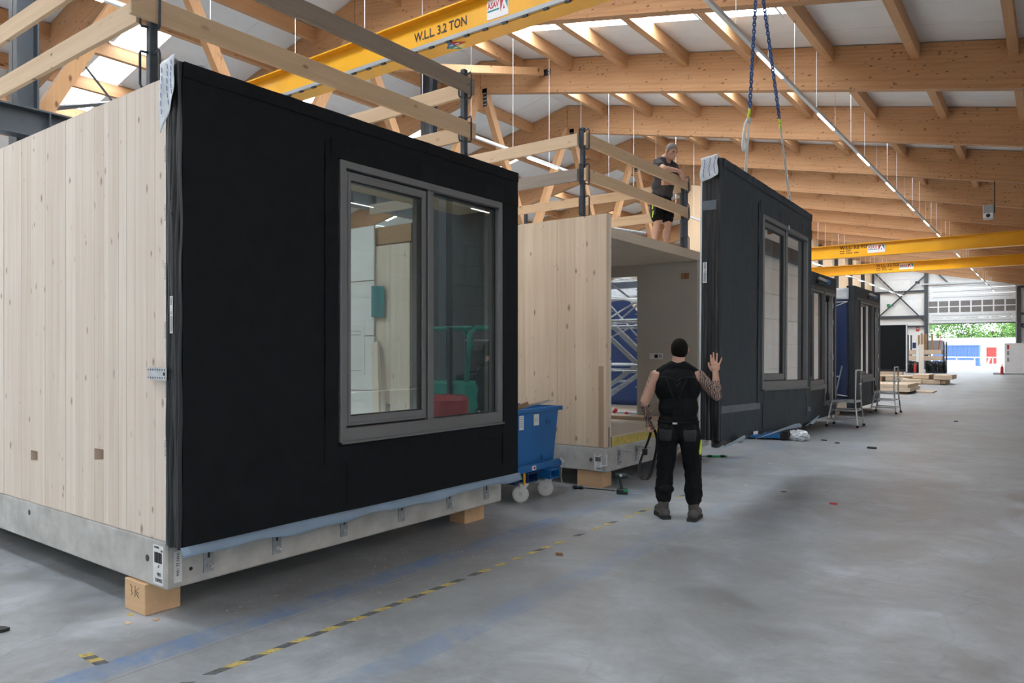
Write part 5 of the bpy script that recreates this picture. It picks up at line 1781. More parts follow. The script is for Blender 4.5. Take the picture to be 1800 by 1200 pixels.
# ================================================================ blue tipping skip between the modules
sk = thing('tipping_skip', 'blue steel tipping skip on white casters between the two modules', 'skip', (-5.45, 6.9, 0))
SX0, SX1, SY0, SY1 = -6.25, -4.78, 6.25, 7.37
zt, zb_ = 1.03, 0.40
def skip_ring(z, k):
    t = (z - zb_) / (zt - zb_)
    ex = -0.03 + 0.03 * t
    ey = -0.09 + 0.09 * t
    return (SX0 - ex, SX1 + ex * 2.0 * 0 - (1 - t) * 0.02, SY0 - ey, SY1 + ey)
mb = MB()
A0, A1 = skip_ring(zb_, 0), skip_ring(zt, 1)
def rect(r, z): return [(r[0], r[2], z), (r[1], r[2], z), (r[1], r[3], z), (r[0], r[3], z)]
lo, hi = rect(A0, zb_), rect(A1, zt)
hi2 = [(SX0 + 0.02, SY0 + 0.02, zt), (SX1 - 0.02, SY0 + 0.02, zt), (SX1 - 0.02, SY1 - 0.02, zt), (SX0 + 0.02, SY1 - 0.02, zt)]
lo2 = [(A0[0] + 0.02, A0[2] + 0.02, zb_ + 0.02), (A0[1] - 0.02, A0[2] + 0.02, zb_ + 0.02), (A0[1] - 0.02, A0[3] - 0.02, zb_ + 0.02), (A0[0] + 0.02, A0[3] - 0.02, zb_ + 0.02)]
vs = [[mb.bm.verts.new(p) for p in q] for q in (lo, hi, hi2, lo2)]
mb.bm.faces.new(vs[0][::-1]); mb.bm.faces.new(vs[3])
for a, b in ((0, 1), (1, 2), (2, 3)):
    for k in range(4):
        l = (k + 1) % 4
        mb.bm.faces.new((vs[a][k], vs[a][l], vs[b][l], vs[b][k]))
mb.build('skip_body', M['skip_blue'], sk)
rm = MB()
rm.box(SX0 - 0.03, SX1 + 0.03, SY0 - 0.03, SY0 + 0.005, zt - 0.05, zt).box(SX0 - 0.03, SX1 + 0.03, SY1 - 0.005, SY1 + 0.05, zt - 0.05, zt).box(SX1 - 0.005, SX1 + 0.035, SY0, SY1, zt - 0.045, zt + 0.003).box(SX0 - 0.035, SX0 + 0.005, SY0, SY1, zt - 0.045, zt + 0.003)
rm.build('rim', M['skip_blue'], sk, bevel=0.006)
fr_ = MB()
fr_.box(-6.2, -4.74, 6.42, 6.52, 0.215, 0.40).box(-6.2, -4.74, 7.20, 7.30, 0.215, 0.40).box(-4.80, -4.73, 6.32, 7.33, 0.30, 0.40).box(-6.2, -6.1, 6.42, 7.3, 0.22, 0.38)
fr_.build('chassis', M['skip_dark'], sk, bevel=0.006)
box('front_beam', M['skip_blue'], -4.79, -4.715, 6.33, 7.34, 0.325, 0.405, sk, bevel=0.008)
for y in (6.62, 6.98):
    fp = MB().ring((y, y + 0.20, 0.215, 0.32), (y + 0.012, y + 0.188, 0.227, 0.308), -6.1, -4.70 + (0.06 if y > 6.8 else 0))
    fp.build('fork_pocket', M['skip_dark'] if y < 6.8 else M['skip_blue'], sk)
for x, y, rz in ((-4.75, 6.60, -0.85), (-4.74, 7.08, -0.9), (-6.05, 6.58, -0.85), (-6.05, 7.1, -0.85)):
    ca_ = thing('caster', None, None, (x, y, 0), parent=sk)
    R_ = Matrix.Translation((x, y, 0)) @ Matrix.Rotation(rz, 4, 'Z')
    wh = MB()
    wh.lathe([(0.02, -0.028), (0.075, -0.026), (0.092, -0.018), (0.092, 0.018), (0.075, 0.026), (0.02, 0.028)], (0, 0, 0), 28, 'X')
    bmesh.ops.transform(wh.bm, matrix=R_ @ Matrix.Translation((0, -0.03, 0.092)), verts=wh.bm.verts)
    wh.build('caster_wheel', M['caster'], ca_)
    fk = MB()
    for s_ in (-1, 1):
        fk.hexa([(s_ * 0.036 - 0.003, -0.05, 0.085), (s_ * 0.036 + 0.003, -0.05, 0.085), (s_ * 0.036 + 0.003, -0.012, 0.085), (s_ * 0.036 - 0.003, -0.012, 0.085), (s_ * 0.036 - 0.003, -0.035, 0.205), (s_ * 0.036 + 0.003, -0.035, 0.205), (s_ * 0.036 + 0.003, 0.055, 0.205), (s_ * 0.036 - 0.003, 0.055, 0.205)])
    fk.box(-0.05, 0.05, -0.05, 0.06, 0.203, 0.215)
    fk.cyl((-0.05, -0.03, 0.092), (0.05, -0.03, 0.092), 0.013, 8)
    bmesh.ops.transform(fk.bm, matrix=R_, verts=fk.bm.verts)
    fk.build('caster_fork', M['galv'], ca_)
box('yellow_lever', M['yellow'], -4.715, -4.70, 6.55, 6.575, 0.20, 0.33, sk)
mb = MB()
for i in range(16):
    z = 0.40 - i * 0.019
    p = Vector((-4.70, 7.31 + 0.012 * math.sin(i * 0.5), z))
    mb.tube([p + Vector(((0.007 * math.cos(t) if i % 2 else 0), (0 if i % 2 else 0.007 * math.cos(t)), 0.013 * math.sin(t))) for t in [2 * math.pi * k / 8 for k in range(8)]], 0.0028, 4, closed=True)
tag(mb.build('latch_chain', M['galv'], sk), kind='stuff')
MB().bar((-4.70, 7.27, 0.43), (-4.70, 7.36, 0.36), 0.02, 0.03).build('latch', M['galv'], sk)
def sticker(y, z, w_, h_, lines):
    xk = SX1 - 0.02 * (zt - z) / (zt - zb_) + 0.004
    s_ = thing('sticker', None, None, (xk, y, z), parent=sk)
    box('sticker_sheet', M['paper'], xk, xk + 0.002, y, y + w_, z, z + h_, s_)
    for i in range(lines):
        box('sticker_line', M['grey_print'], xk + 0.002, xk + 0.003, y + 0.012, y + w_ * (0.85 if i % 2 else 0.7), z + h_ * (0.86 - 0.13 * i), z + h_ * (0.90 - 0.13 * i), s_)
    return s_, xk
sticker(6.57, 0.80, 0.085, 0.16, 6)
s_, xk = sticker(6.85, 0.83, 0.105, 0.13, 0)
MB().tube([(xk + 0.003, 6.90 + 0.025 * math.cos(t), 0.895 + 0.02 * math.sin(t)) for t in [2 * math.pi * k / 14 for k in range(14)]], 0.002, 4, closed=True).build('sticker_print', M['grey_print'], s_)
box('warning_sticker', M['paper'], -4.715, -4.712, 6.72, 6.80, 0.34, 0.39, sk)
box('warning_print', M['red_print'], -4.712, -4.711, 6.75, 6.785, 0.352, 0.38, sk)
for y, z in ((7.14, 0.86), (7.03, 0.45)):
    MB().tube([(SX1 + 0.006 - 0.02 * (zt - z) / (zt - zb_), y + 0.04 * math.cos(t) * (1 if z > 0.6 else 0.5), z + 0.03 * math.sin(t)) for t in [2 * math.pi * k / 16 for k in range(16)]], 0.003, 4, closed=True).build('embossed_ring', M['skip_dark'], sk)
o = MB().hexa([(-5.5, 6.45, 0.85), (-4.95, 6.40, 0.98), (-4.95, 6.75, 1.0), (-5.5, 6.8, 0.85), (-5.5, 6.45, 0.86), (-4.95, 6.40, 1.0), (-4.93, 6.78, 1.09), (-5.5, 6.8, 0.87)]).build('cardboard', M['cardboard'])
tag(o, 'brown cardboard sticking out of the blue skip', 'cardboard')
o = MB().bar((-5.6, 6.9, 0.9), (-4.86, 7.28, 1.10), 0.10, 0.018).build('timber_offcut', M['clt_x'])
tag(o, 'pale thin offcut sticking out over the skip rim', 'offcut')
tag(MB().bar((-5.5, 7.05, 0.9), (-4.82, 7.34, 1.10), 0.05, 0.012).build('timber_offcut', M['white']), 'white strip of waste lying across the skip rim', 'offcut')
tag(MB().bar((-5.3, 6.6, 0.88), (-4.86, 6.85, 1.08), 0.09, 0.05).build('timber_offcut', M['wood_dark']), 'dark brown wood offcut standing in the blue skip', 'offcut')
for i in range(5):
    pass

# ================================================================ tools on the floor
dr = thing('cordless_drill', 'dark green cordless drill standing on its battery before the open module', 'drill', (-4.09, 7.67, 0))
cd_ = Vector((0.91, 0.41, 0))
def T_(a, z, s=0.0): return Vector((-4.09, 7.67, z)) + cd_ * a + Vector((-0.41, 0.91, 0)) * s
mb = MB()
mb.cap(T_(-0.055, 0.215), T_(0.035, 0.215), 0.034, 0.033, 16).cyl(T_(0.03, 0.215), T_(0.075, 0.215), 0.026, 16, 0.018)
mb.build('drill_body', M['tool_dark'], dr, smooth=False)
MB().cap(T_(-0.025, 0.20), T_(0.0, 0.065), 0.022, 0.024, 14, 0.8, (0.91, 0.41, 0)).build('drill_grip', M['tool_dark'], dr, smooth=True)
MB().bar(T_(-0.06, 0.032), T_(0.07, 0.032), 0.078, 0.062).build('battery', M['tool_dark'], dr, bevel=0.008)
MB().bar(T_(0.02, 0.045), T_(0.078, 0.045), 0.080, 0.03).build('battery_clip', M['green_tool'], dr, bevel=0.004)
MB().cyl(T_(0.075, 0.215), T_(0.13, 0.216), 0.004, 8).build('drill_bit', M['galv'], dr)
MB().ell(T_(-0.01, 0.222, -0.031), (0.022, 0.01, 0.016)).build('badge', M['alu'], dr, smooth=True)


def pry(p0, p1, hcol, lb, hlen):
    a, b = Vector(p0), Vector(p1)
    d = (b - a).normalized()
    t = thing('pry_bar', lb, 'pry bar', a)
    MB().tube([b, a + d * hlen, ], 0.007, 8).build('shaft', M['dark'], t)
    MB().cap(a, a + d * hlen, 0.020, 0.017, 12).build('handle', M[hcol], t, smooth=True)
    for k in (0.1, 0.75):
        MB().cap(a + d * hlen * k, a + d * hlen * (k + 0.15), 0.0215, 0.0215, 12).build('grip', M['rubber'], t, smooth=True)
    MB().bar(b - d * 0.05, b + d * 0.02 + Vector((0, 0, 0.008)), 0.02, 0.006).build('tip', M['galv'], t)


pry((-4.72, 7.62, 0.022), (-4.17, 7.76, 0.014), 'skip_dark', 'pry bar with a dark blue handle beside the timber block', 0.11)
pry((-4.19, 11.33, 0.022), (-4.75, 11.0, 0.012), 'green_tool', 'pry bar with a green handle lying behind the man in black', 0.30)
MB_ = MB().tube([(-3.98, 7.75, 0.004), (-3.92, 7.82, 0.006), (-3.86, 7.80, 0.004), (-3.80, 7.86, 0.004), (-3.77, 7.84, 0.006), (-3.79, 7.81, 0.004)], 0.003, 5).build('wire_hook', M['galv'])
tag(MB_, 'bent wire hook on the floor under the black strap', 'wire')

# trolley under the hanging panel
tl = thing('trolley', 'low blue trolley with a black wheel seen beneath the hanging panel', 'trolley', (-4.45, 14.25, 0))
MB().hexa([(-4.85, 13.95, 0.03), (-4.15, 14.18, 0.03), (-4.35, 14.6, 0.03), (-5.05, 14.37, 0.03), (-4.85, 13.95, 0.09), (-4.15, 14.18, 0.24), (-4.35, 14.6, 0.24), (-5.05, 14.37, 0.09)]).build('deck', M['skip_blue'], tl, bevel=0.01)
for k in (0, 1):
    c = (-4.14 - 0.20 * k, 14.20 + 0.42 * k, 0.14)
    w_ = MB().lathe([(0.05, -0.045), (0.12, -0.045), (0.14, -0.03), (0.14, 0.03), (0.12, 0.045), (0.05, 0.045)], (0, 0, 0), 24, 'Y')
    bmesh.ops.transform(w_.bm, matrix=Matrix.Translation(c) @ Matrix.Rotation(-0.35, 4, 'Z'), verts=w_.bm.verts)
    w_.build('wheel', M['rubber'], tl)
    MB().cyl((c[0], c[1] - 0.055, c[2]), (c[0], c[1] + 0.055, c[2]), 0.045, 14).build('hub', M['dark'], tl)
r8 = random.Random(3)
pf_ = MB().ell((0, 0, 0), (0.22, 0.15, 0.10), None, 28, 16)
for v in pf_.bm.verts:
    v.co *= 0.75 + 0.5 * r8.random()
    v.co.z = max(v.co.z + 0.085, 0.003)
    v.co += Vector((-3.93, 14.35, 0))
tag(pf_.build('plastic_film', M['film'], smooth=False), 'crumpled clear plastic film on the floor beside the blue trolley', 'plastic film')


# ================================================================ step platforms
def step_platform(x0, x1, y0, y1, lb):
    t = thing('step_platform', lb, 'step platform', ((x0 + x1) / 2, (y0 + y1) / 2, 0), group='aluminium step platforms')
    zt_ = 0.59
    ix = 0.10
    for y in (y0, y1):
        for x, xt in ((x0, x0 + ix), (x1, x1 - 0.06)):
            lg = MB().tube([(x, y, 0.03), (xt, y + (0.05 if y == y0 else -0.05), zt_)], 0.019, 8).build('leg', M['alu'], t)
            MB().cyl((x, y, 0.0), (x, y, 0.05), 0.03, 10).build('rubber_foot', M['rubber'], lg)
    for z, k, dpt in ((0.19, 0.30, 0.16), (0.39, 0.62, 0.16), (zt_, 1.0, 0.36)):
        sx0, sx1 = x0 + ix * k - 0.01, x1 - 0.06 * k + 0.01
        ya, yb = y0 + 0.05 * k, y1 - 0.05 * k
        if z == zt_:
            box('tread', M['alu'], sx0, sx1, ya, yb, z - 0.045, z, t, bevel=0.004)
            mb = MB()
            for i in range(9): mb.box(sx0 + 0.02, sx1 - 0.02, ya + 0.03 + i * (yb - ya - 0.06) / 9, ya + 0.045 + i * (yb - ya - 0.06) / 9, z, z + 0.003)
            tag(mb.build('tread_rib', M['rail_grey'], t), kind='stuff')
        else:
            box('tread', M['alu'], sx0, sx1, ya - 0.02, ya + 0.15, z - 0.035, z, t, bevel=0.004)
            MB().cyl((sx1, ya, z - 0.02), (sx1, yb, z - 0.02), 0.014, 8).build('cross_tube', M['alu'], t)
            MB().cyl((sx0, yb, z - 0.02), (sx1, yb, z - 0.02), 0.014, 8).build('cross_tube', M['alu'], t)
    xa = x1 - 0.055
    q = [(x1 - 0.03, y0 + 0.03, 0.30), (xa, y0 + 0.05, 0.62), (xa, y0 + 0.09, 1.20), (xa, y0 + 0.13, 1.265), (xa, y1 - 0.13, 1.265), (xa, y1 - 0.09, 1.20), (xa, y1 - 0.05, 0.62), (x1 - 0.03, y1 - 0.03, 0.30)]
    MB().tube(q, 0.018, 10).build('handrail', M['alu'], t, smooth=True)
    MB().ell((xa, y1 - 0.08, 0.95), (0.03, 0.03, 0.035)).build('rail_clamp', M['white'], t, smooth=True)


step_platform(-4.13, -3.49, 17.48, 18.15, 'nearer aluminium step platform with handrail at a dark module door')
step_platform(-4.06, -3.43, 22.0, 22.75, 'farther aluminium step platform with handrail at a dark module door')
bs = thing('folding_steps', 'dark folding steps leaning between two finished modules', 'steps', (-4.55, 19.6, 0))
for x in (-4.78, -4.45):
    MB().bar((x, 19.2, 0.03), (x, 20.45, 1.30), 0.03, 0.06).build('stile', M['dark'], bs)
for i in range(4):
    MB().box(-4.78, -4.45, 19.35 + i * 0.27, 19.45 + i * 0.27, 0.22 + i * 0.27, 0.25 + i * 0.27).build('rung', M['alu'], bs)

# ================================================================ scaffold tower behind the open module
sc_ = thing('scaffold_tower', 'grey tubular scaffold tower with red clips and stairs, seen through the open module', 'scaffold', (-6.9, 13.0, 0))
SXS, SYS = (-8.3, -6.87), (12.4, 13.6)
def st_(a, b, r=0.024, nm='tube'):
    return MB().cyl(a, b, r, 10).build(nm, M['galv'], sc_)
for x in SXS + (-5.45,):
    for y in SYS:
        if x == -5.45 and y == 12.4: continue
        up = st_((x, y, 0.1), (x, y, 3.25), 0.026, 'standard')
        MB().cyl((x, y, 0.0), (x, y, 0.12), 0.05, 12).build('base_jack', M['galv'], up)
        for z in (0.45, 0.95, 1.43, 1.95, 2.45, 2.95):
            MB().cyl((x, y, z), (x, y, z + 0.012), 0.062, 10).build('rosette', M['galv'], up)
for z in (0.42, 1.43, 2.28, 3.12):
    for y in SYS:
        st_((-8.3, y, z), (-5.45, y, z), 0.022, 'ledger')
        st_((-8.3, y, z - 0.11), (-5.45, y, z - 0.11), 0.016, 'ledger')
    for x in SXS:
        st_((x, 12.4, z), (x, 13.6, z), 0.022, 'transom')
for a, b in (((-8.3, 12.45, 1.5), (-6.87, 12.45, 2.9)), ((-6.87, 12.45, 1.5), (-8.3, 12.45, 2.9)), ((-6.9, 12.35, 2.3), (-5.5, 13.5, 3.4)), ((-6.9, 12.35, 3.35), (-7.9, 12.35, 2.2)), ((-6.85, 12.4, 2.28), (-5.9, 13.2, 1.1)), ((-7.9, 13.6, 1.9), (-6.0, 13.6, 3.3)), ((-8.0, 13.5, 3.2), (-6.4, 13.6, 1.5)), ((-8.2, 12.5, 1.4), (-6.2, 13.4, 2.5)), ((-7.6, 12.5, 0.5), (-5.7, 13.5, 1.9)), ((-7.0, 12.4, 3.1), (-6.3, 13.4, 2.3))):
    st_(a, b, 0.019, 'diagonal')
for x, y, z in ((-6.87, 12.4, 2.62), (-7.15, 12.4, 2.28), (-7.0, 12.46, 1.90), (-6.75, 12.4, 0.55), (-6.62, 12.6, 0.48), (-7.45, 12.45, 3.0), (-7.4, 12.4, 2.05)):
    MB().cyl((x - 0.03, y - 0.01, z - 0.03), (x + 0.03, y - 0.01, z + 0.03), 0.036, 10).build('red_clip', M['red'], sc_)
for y in (12.62, 13.25):
    MB().bar((-7.9, y, 0.42), (-6.2, y, 1.55), 0.03, 0.085, up=(0, 0, 1)).build('stair_stringer', M['rail_grey'], sc_)
    MB().bar((-6.4, y, 1.45), (-7.8, y, 2.65), 0.03, 0.085, up=(0, 0, 1)).build('stair_stringer', M['rail_grey'], sc_)
for i in range(6):
    t = (i + 0.5) / 6
    box('stair_tread', M['galv'], -7.9 + 1.7 * t - 0.09, -7.9 + 1.7 * t + 0.09, 12.62, 13.25, 0.42 + 1.13 * t, 0.45 + 1.13 * t, sc_)
box('deck', M['galv'], -8.3, -5.45, 12.45, 13.55, 3.0, 3.05, sc_)
up = st_((-6.95, 12.35, 0.1), (-6.95, 12.35, 4.15), 0.024, 'standard')
tb = MB().cyl((-6.95, 12.40, 4.08), (-6.65, 13.55, 4.08), 0.028, 10).build('guard_tube', M['galv'], sc_)
MB().cyl((-6.665, 13.5, 4.08), (-6.655, 13.54, 4.08), 0.031, 10).build('end_band', M['red'], tb)
MB().cyl((-7.2, 12.9, 3.98), (-6.8, 12.95, 4.05), 0.018, 8).build('coupler', M['galv'], sc_)
MB().box(-7.0, -6.88, 12.33, 12.45, 4.03, 4.13).build('coupler', M['galv'], sc_)
fs = MB().grid(lambda u, v: (-7.6 + 1.9 * u, 12.32 + 0.05 * math.sin(5 * u), 2.78 - 0.16 * math.sin(3.3 * u) - 0.45 * max(0, u - 0.55) + 0.12 * v - 0.03 * math.sin(9 * u + 2 * v)), 24, 3).build('film_strip', M['film'], smooth=True, solid=0.003)
tag(fs, 'torn white film strip draped across the scaffold tower', 'film')

# ================================================================ far end of the hall
def slab_stack(x0, x1, y0, y1, zs, m, lb, name='timber_slab', group=None):
    for i, (za, zb2) in enumerate(zs):
        o = box(name, M[m], x0 + 0.05 * (i % 2), x1 - 0.07 * (i % 3), y0, y1, za, zb2)
        tag(o, lb[i], 'slab', group)


slab_stack(-7.6, -4.6, 32.6, 35.4, ((0.10, 0.24), (0.245, 0.385)), 'clt_x', ('lower pale spruce slab on bearers in the aisle beyond the step platforms', 'upper pale spruce slab of the low stack beyond the step platforms'))
for y in (32.9, 34.9):
    tag(box('bearer', M['wood_dark'], -7.5, -4.7, y, y + 0.1, 0, 0.099), '%s dark bearer under the pale slab stack' % ('nearer' if y < 33 else 'farther'), 'bearer')
tag(box('timber_board', M['clt_x'], -4.55, -4.0, 34.2, 35.6, 0.0, 0.05), 'thin pale board lying beside the slab stack', 'board')
yb_ = 49.2
bp = thing('facade_panel', 'black facade panel standing on timbers, white sling over its top, near the gate', 'facade panel', (-8.6, yb_, 0.5))
MB().box(-10.2, -7.15, yb_, yb_ + 0.25, 0.62, 3.32).build('facade', M['membrane'], bp)
box('edge_film', M['film'], -7.15, -7.10, yb_ - 0.02, yb_ + 0.26, 0.5, 3.34, bp)
box('top_film', M['film'], -10.2, -7.1, yb_ - 0.02, yb_ + 0.26, 3.32, 3.37, bp)
for z in (0.62,):
    box('base_lath', M['membrane_fold'], -10.2, -7.15, yb_ - 0.03, yb_ + 0.2, 0.50, 0.64, bp)
MB().box(-9.35, -9.25, yb_ - 0.03, yb_ - 0.0, 0.65, 3.3).build('joint_tape', M['membrane_sheen'], bp)
slg = MB().tube([(-9.35, yb_ + 0.1, 3.45), (-9.42, yb_ - 0.08, 3.32), (-9.45, yb_ - 0.08, 2.7), (-9.35, yb_ - 0.08, 2.2), (-9.22, yb_ - 0.08, 2.2), (-9.15, yb_ - 0.08, 2.75), (-9.1, yb_ - 0.08, 3.3), (-8.9, yb_ + 0.1, 3.46)], 0.035, 8).build('lifting_sling', M['sling'], smooth=True)
tag(slg, 'white sling looped over the black panel near the gate', 'lifting sling')
for i, (za, zb2) in enumerate(((0.0, 0.20), (0.26, 0.50))):
    for j, y in enumerate((yb_ - 0.26, yb_ + 0.03)):
        tag(box('timber_beam', M['clt_x'], -10.3, -7.2 - 0.1 * i, y, y + 0.24, za, zb2), '%s pale timber in the %s row under the black panel near the gate' % (('lower', 'upper')[i], ('near', 'rear')[j]), 'timber')
for j, x in enumerate((-9.9, -7.6)):
    tag(box('bearer', M['wood_dark'], x, x + 0.12, yb_ - 0.6, yb_ + 0.6, 0.2, 0.26), 'dark bearer between the timbers under the black panel, %s one' % ('left-hand' if j == 0 else 'right-hand'), 'bearer')
rr = random.Random(6)
for i in range(6):
    x0 = -6.7 + 0.33 * i + rr.uniform(-0.1, 0.1)
    y0 = 43.6 + rr.uniform(-0.5, 0.5)
    z0 = 0.03 + (0.24 if i % 3 == 2 else 0)
    o = MB().box(x0, x0 + 0.6 + rr.uniform(0, 0.4), y0, y0 + 2.2, z0, z0 + 0.22).build('timber_beam', M['clt_y'], bevel=0.006)
    tag(o, 'pale squared timber lying loose in the heap on the aisle floor before the gate', 'timber', 'loose timbers before the gate')
tag(box('timber_sheet', M['clt_x'], -8.3, -6.3, 45.9, 47.2, 0.30, 0.36), 'pale sheet lying on the timber heap before the gate', 'sheet')
for j, x in enumerate((-8.1, -6.7)):
    tag(box('bearer', M['wood_dark'], x, x + 0.2, 45.95, 47.1, 0.0, 0.299), '%s brown bearer under the pale sheet before the gate' % ('left-hand', 'right-hand')[j], 'bearer')
# rack of timbers with wrapped goods below
ry = 67.5
rk = thing('timber_rack', 'steel rack of long timbers before the gate', 'rack', (-8.4, ry, 0))
for x in (-9.7, -8.3, -7.15):
    for y in (ry, ry + 1.6):
        box('upright', M['steel'] if x > -9 else M['dark'], x, x + 0.10, y, y + 0.10, 0, 3.1 if x < -9 else 2.55, rk)
    for z in (0.93, 1.42):
        box('arm', M['steel'], x, x + 0.1, ry - 0.05, ry + 1.7, z, z + 0.08, rk)
for i in range(6):
    x0, x1 = (-9.75, -7.2)
    za = (1.01, 1.5)[i % 2]
    y = ry - 0.1 + 0.55 * (i // 2)
    tag(box('timber_beam', M['clt_x'], x0 + rr.uniform(0, .2), x1 - rr.uniform(0, .1), y, y + 0.45, za, za + 0.36), 'pale timber on the %s level of the steel rack, %s row' % (('lower', 'upper')[i % 2], ('front', 'middle', 'back')[i // 2]), 'timber')
for i, (x, h) in enumerate(((-8.95, 1.2), (-8.75, 1.35), (-8.55, 1.25), (-8.45, 1.3), (-8.0, 1.3))):
    tag(box('upright_timber', M['wood_dark'], x, x + 0.14, ry + 0.1, ry + 0.2, 1.87, 1.87 + h), 'dark post standing on the timber rack, %s from its end' % ORD[i + 1], 'post', 'dark posts on the rack')
tag(MB().cyl((-7.5, ry + 0.2, 1.87), (-7.35, ry + 0.2, 3.05), 0.03, 8).build('red_rod', M['red'], None), 'thin red rod standing on the end of the timber rack', 'rod')
tag(box('panel_bundle', M['rail_grey'], -8.3, -7.25, ry + 0.7, ry + 1.2, 1.87, 2.65), 'grey bundle of panels standing on the timber rack', 'bundle')
def wrapped(x0, x1, seed, lb):
    q = random.Random(seed)
    mb = MB().grid(lambda u, v: (x0 + (x1 - x0) * u, ry - 0.25 - 0.18 * math.sin(math.pi * v) * abs(math.sin(5 * u + seed)) + 0.05 * q.random(), 0.95 * (1 - v)), 22, 12)
    o = mb.build('wrapped_goods', M['black_film'], smooth=False, solid=0.01)
    tag(o, lb, 'wrapped goods')
M['black_film'] = plain('black_stretch_film', (0.01, 0.014, 0.016), 0.12, var=0.3, sc=8, bm=0.3)
wrapped(-9.75, -8.75, 1, 'black wrapped bundle under the timber rack, left of the white post')
wrapped(-8.35, -7.5, 2, 'black wrapped bundle under the timber rack, right of the white post')
wrapped(-7.5, -6.9, 3, 'rounded black wrapped bundle at the end of the timber rack')
pst = thing('white_post', 'white timber post with red extinguisher before the timber rack', 'post', (-8.6, ry - 0.9, 0))
box('post_board', M['clt'], -8.75, -8.4, ry - 0.95, ry - 0.8, 0, 2.3, pst)
box('blue_box', M['skip_dark'], -9.2, -8.95, ry - 0.92, ry - 0.8, 2.0, 2.45, pst)
box('side_board', M['white'], -8.95, -8.75, ry - 0.9, ry - 0.8, 0.9, 2.2, pst)
tag(MB().lathe([(0.02, 0.0), (0.09, 0.02), (0.09, 0.6), (0.04, 0.7), (0.03, 0.8)], (-9.0, ry - 1.0, 0.05), 14).build('fire_extinguisher', M['red'], None), 'red fire extinguisher standing at the white post', 'extinguisher')
rb_ = thing('white_stand', 'white board stand with red markings at the right side of the gate', 'stand', (-2.4, 66, 0))
box('board', M['white'], -3.0, -1.6, 66, 66.1, 0.15, 2.35, rb_)
box('base', M['rail_grey'], -3.7, -1.5, 65.8, 66.5, 0.0, 0.12, rb_)
for z, m_ in ((1.9, 'red_print'), (1.45, 'grey_print'), (0.95, 'grey_print')):
    box('marking', M[m_], -2.85, -2.72, 65.985, 65.999, z, z + 0.32, rb_)
tag(MB().lathe([(0.02, 0.0), (0.10, 0.02), (0.10, 0.55), (0.04, 0.65), (0.03, 0.8)], (-3.15, 65.7, 0.0), 14).build('fire_extinguisher', M['red'], None), 'red fire extinguisher standing at the right side of the gate', 'extinguisher')

# ================================================================ outdoors beyond the gate
yd = MB().box(-90, 60, YW + 0.3, 260, -0.3, -0.02).build('ground', plain('pale_yard_paving', (0.45, 0.45, 0.44), 0.8), origin=(0, 0, 0))
tag(yd, 'bright paved yard beyond the gate', kind='structure')
M['container_blue'] = plain('container_blue_paint', (0.10, 0.19, 0.42), 0.5)
M['container_red'] = plain('container_red_paint', (0.42, 0.06, 0.05), 0.5)


def container(x0, x1, y, z1, m, lb):
    mb = MB()
    n = int((x1 - x0) / 0.14)
    pts = []
    for i in range(n):
        a = x0 + (x1 - x0) * i / n
        b_ = (x1 - x0) / n
        pts += [(a, y), (a + b_ * 0.4, y), (a + b_ * 0.5, y + 0.06), (a + b_ * 0.9, y + 0.06)]
    pts += [(x1, y), (x1, y + 2.4), (x0, y + 2.4)]
    mb.prism([(p[0], p[1]) for p in pts], 0.1, z1 - 0.06, 'Z')
    c = mb.build('shipping_container', m)
    tag(c, lb, 'container')
    box('top_rail', m, x0 - 0.03, x1 + 0.03, y - 0.04, y + 2.45, z1 - 0.08, z1, c)
    box('bottom_rail', m, x0 - 0.03, x1 + 0.03, y - 0.04, y + 2.45, 0.0, 0.12, c)
    for x in (x0, x1): box('corner_post', m, x - 0.06, x + 0.06, y - 0.05, y + 0.08, 0, z1, c)


container(-12.2, -7.35, 105, 2.55, M['container_blue'], 'blue shipping container in the yard beyond the gate')
container(-8.0, -6.9, 128, 2.4, M['container_red'], 'small red shipping container far out in the yard')
fn = thing('yard_fence', 'white rail fence crossing the yard in front of the containers', 'fence', (-7, 96, 0))
for i in range(9):
    x = -14 + i * 1.7
    box('fence_post', M['white'], x, x + 0.10, 96, 96.1, 0, 1.15, fn)
for z in (1.05,):
    box('fence_rail', M['white'], -14, 0, 96.0, 96.08, z, z + 0.12, fn)
tag(box('white_block', M['white'], -10.0, -7.3, 98, 99, 0.0, 0.75), 'white low block in front of the blue container', 'block')
for i, x in enumerate((-5.9, -5.1, -4.7)):
    tag(MB().bar((x - 0.2 * (i == 0), 97, 0), (x + 0.1, 97, 1.0), 0.18, 0.05, up=(0, 1, 0)).build('white_board', M['white']), '%s white board leaning on the yard fence' % ORD[i + 1], 'board')
bd = thing('low_building', 'long low white building with pale roof beyond the yard', 'building', (-8, 150, 0))
box('building_wall', M['white'], -40, 30, 150, 165, 0, 3.1, bd)
MB().hexa([(-40, 149, 3.1), (30, 149, 3.1), (30, 166, 4.3), (-40, 166, 4.3), (-40, 149, 3.25), (30, 149, 3.25), (30, 166, 4.45), (-40, 166, 4.45)]).build('building_roof', M['white'], bd)
box('gutter', M['rail_grey'], -40, 30, 148.85, 149.0, 2.95, 3.2, bd)
M['leaf'] = plain('sunlit_leaves', (0.15, 0.30, 0.07), 0.6, var=0.45, sc=3)
M['bark'] = plain('tree_bark', (0.12, 0.09, 0.06), 0.8)
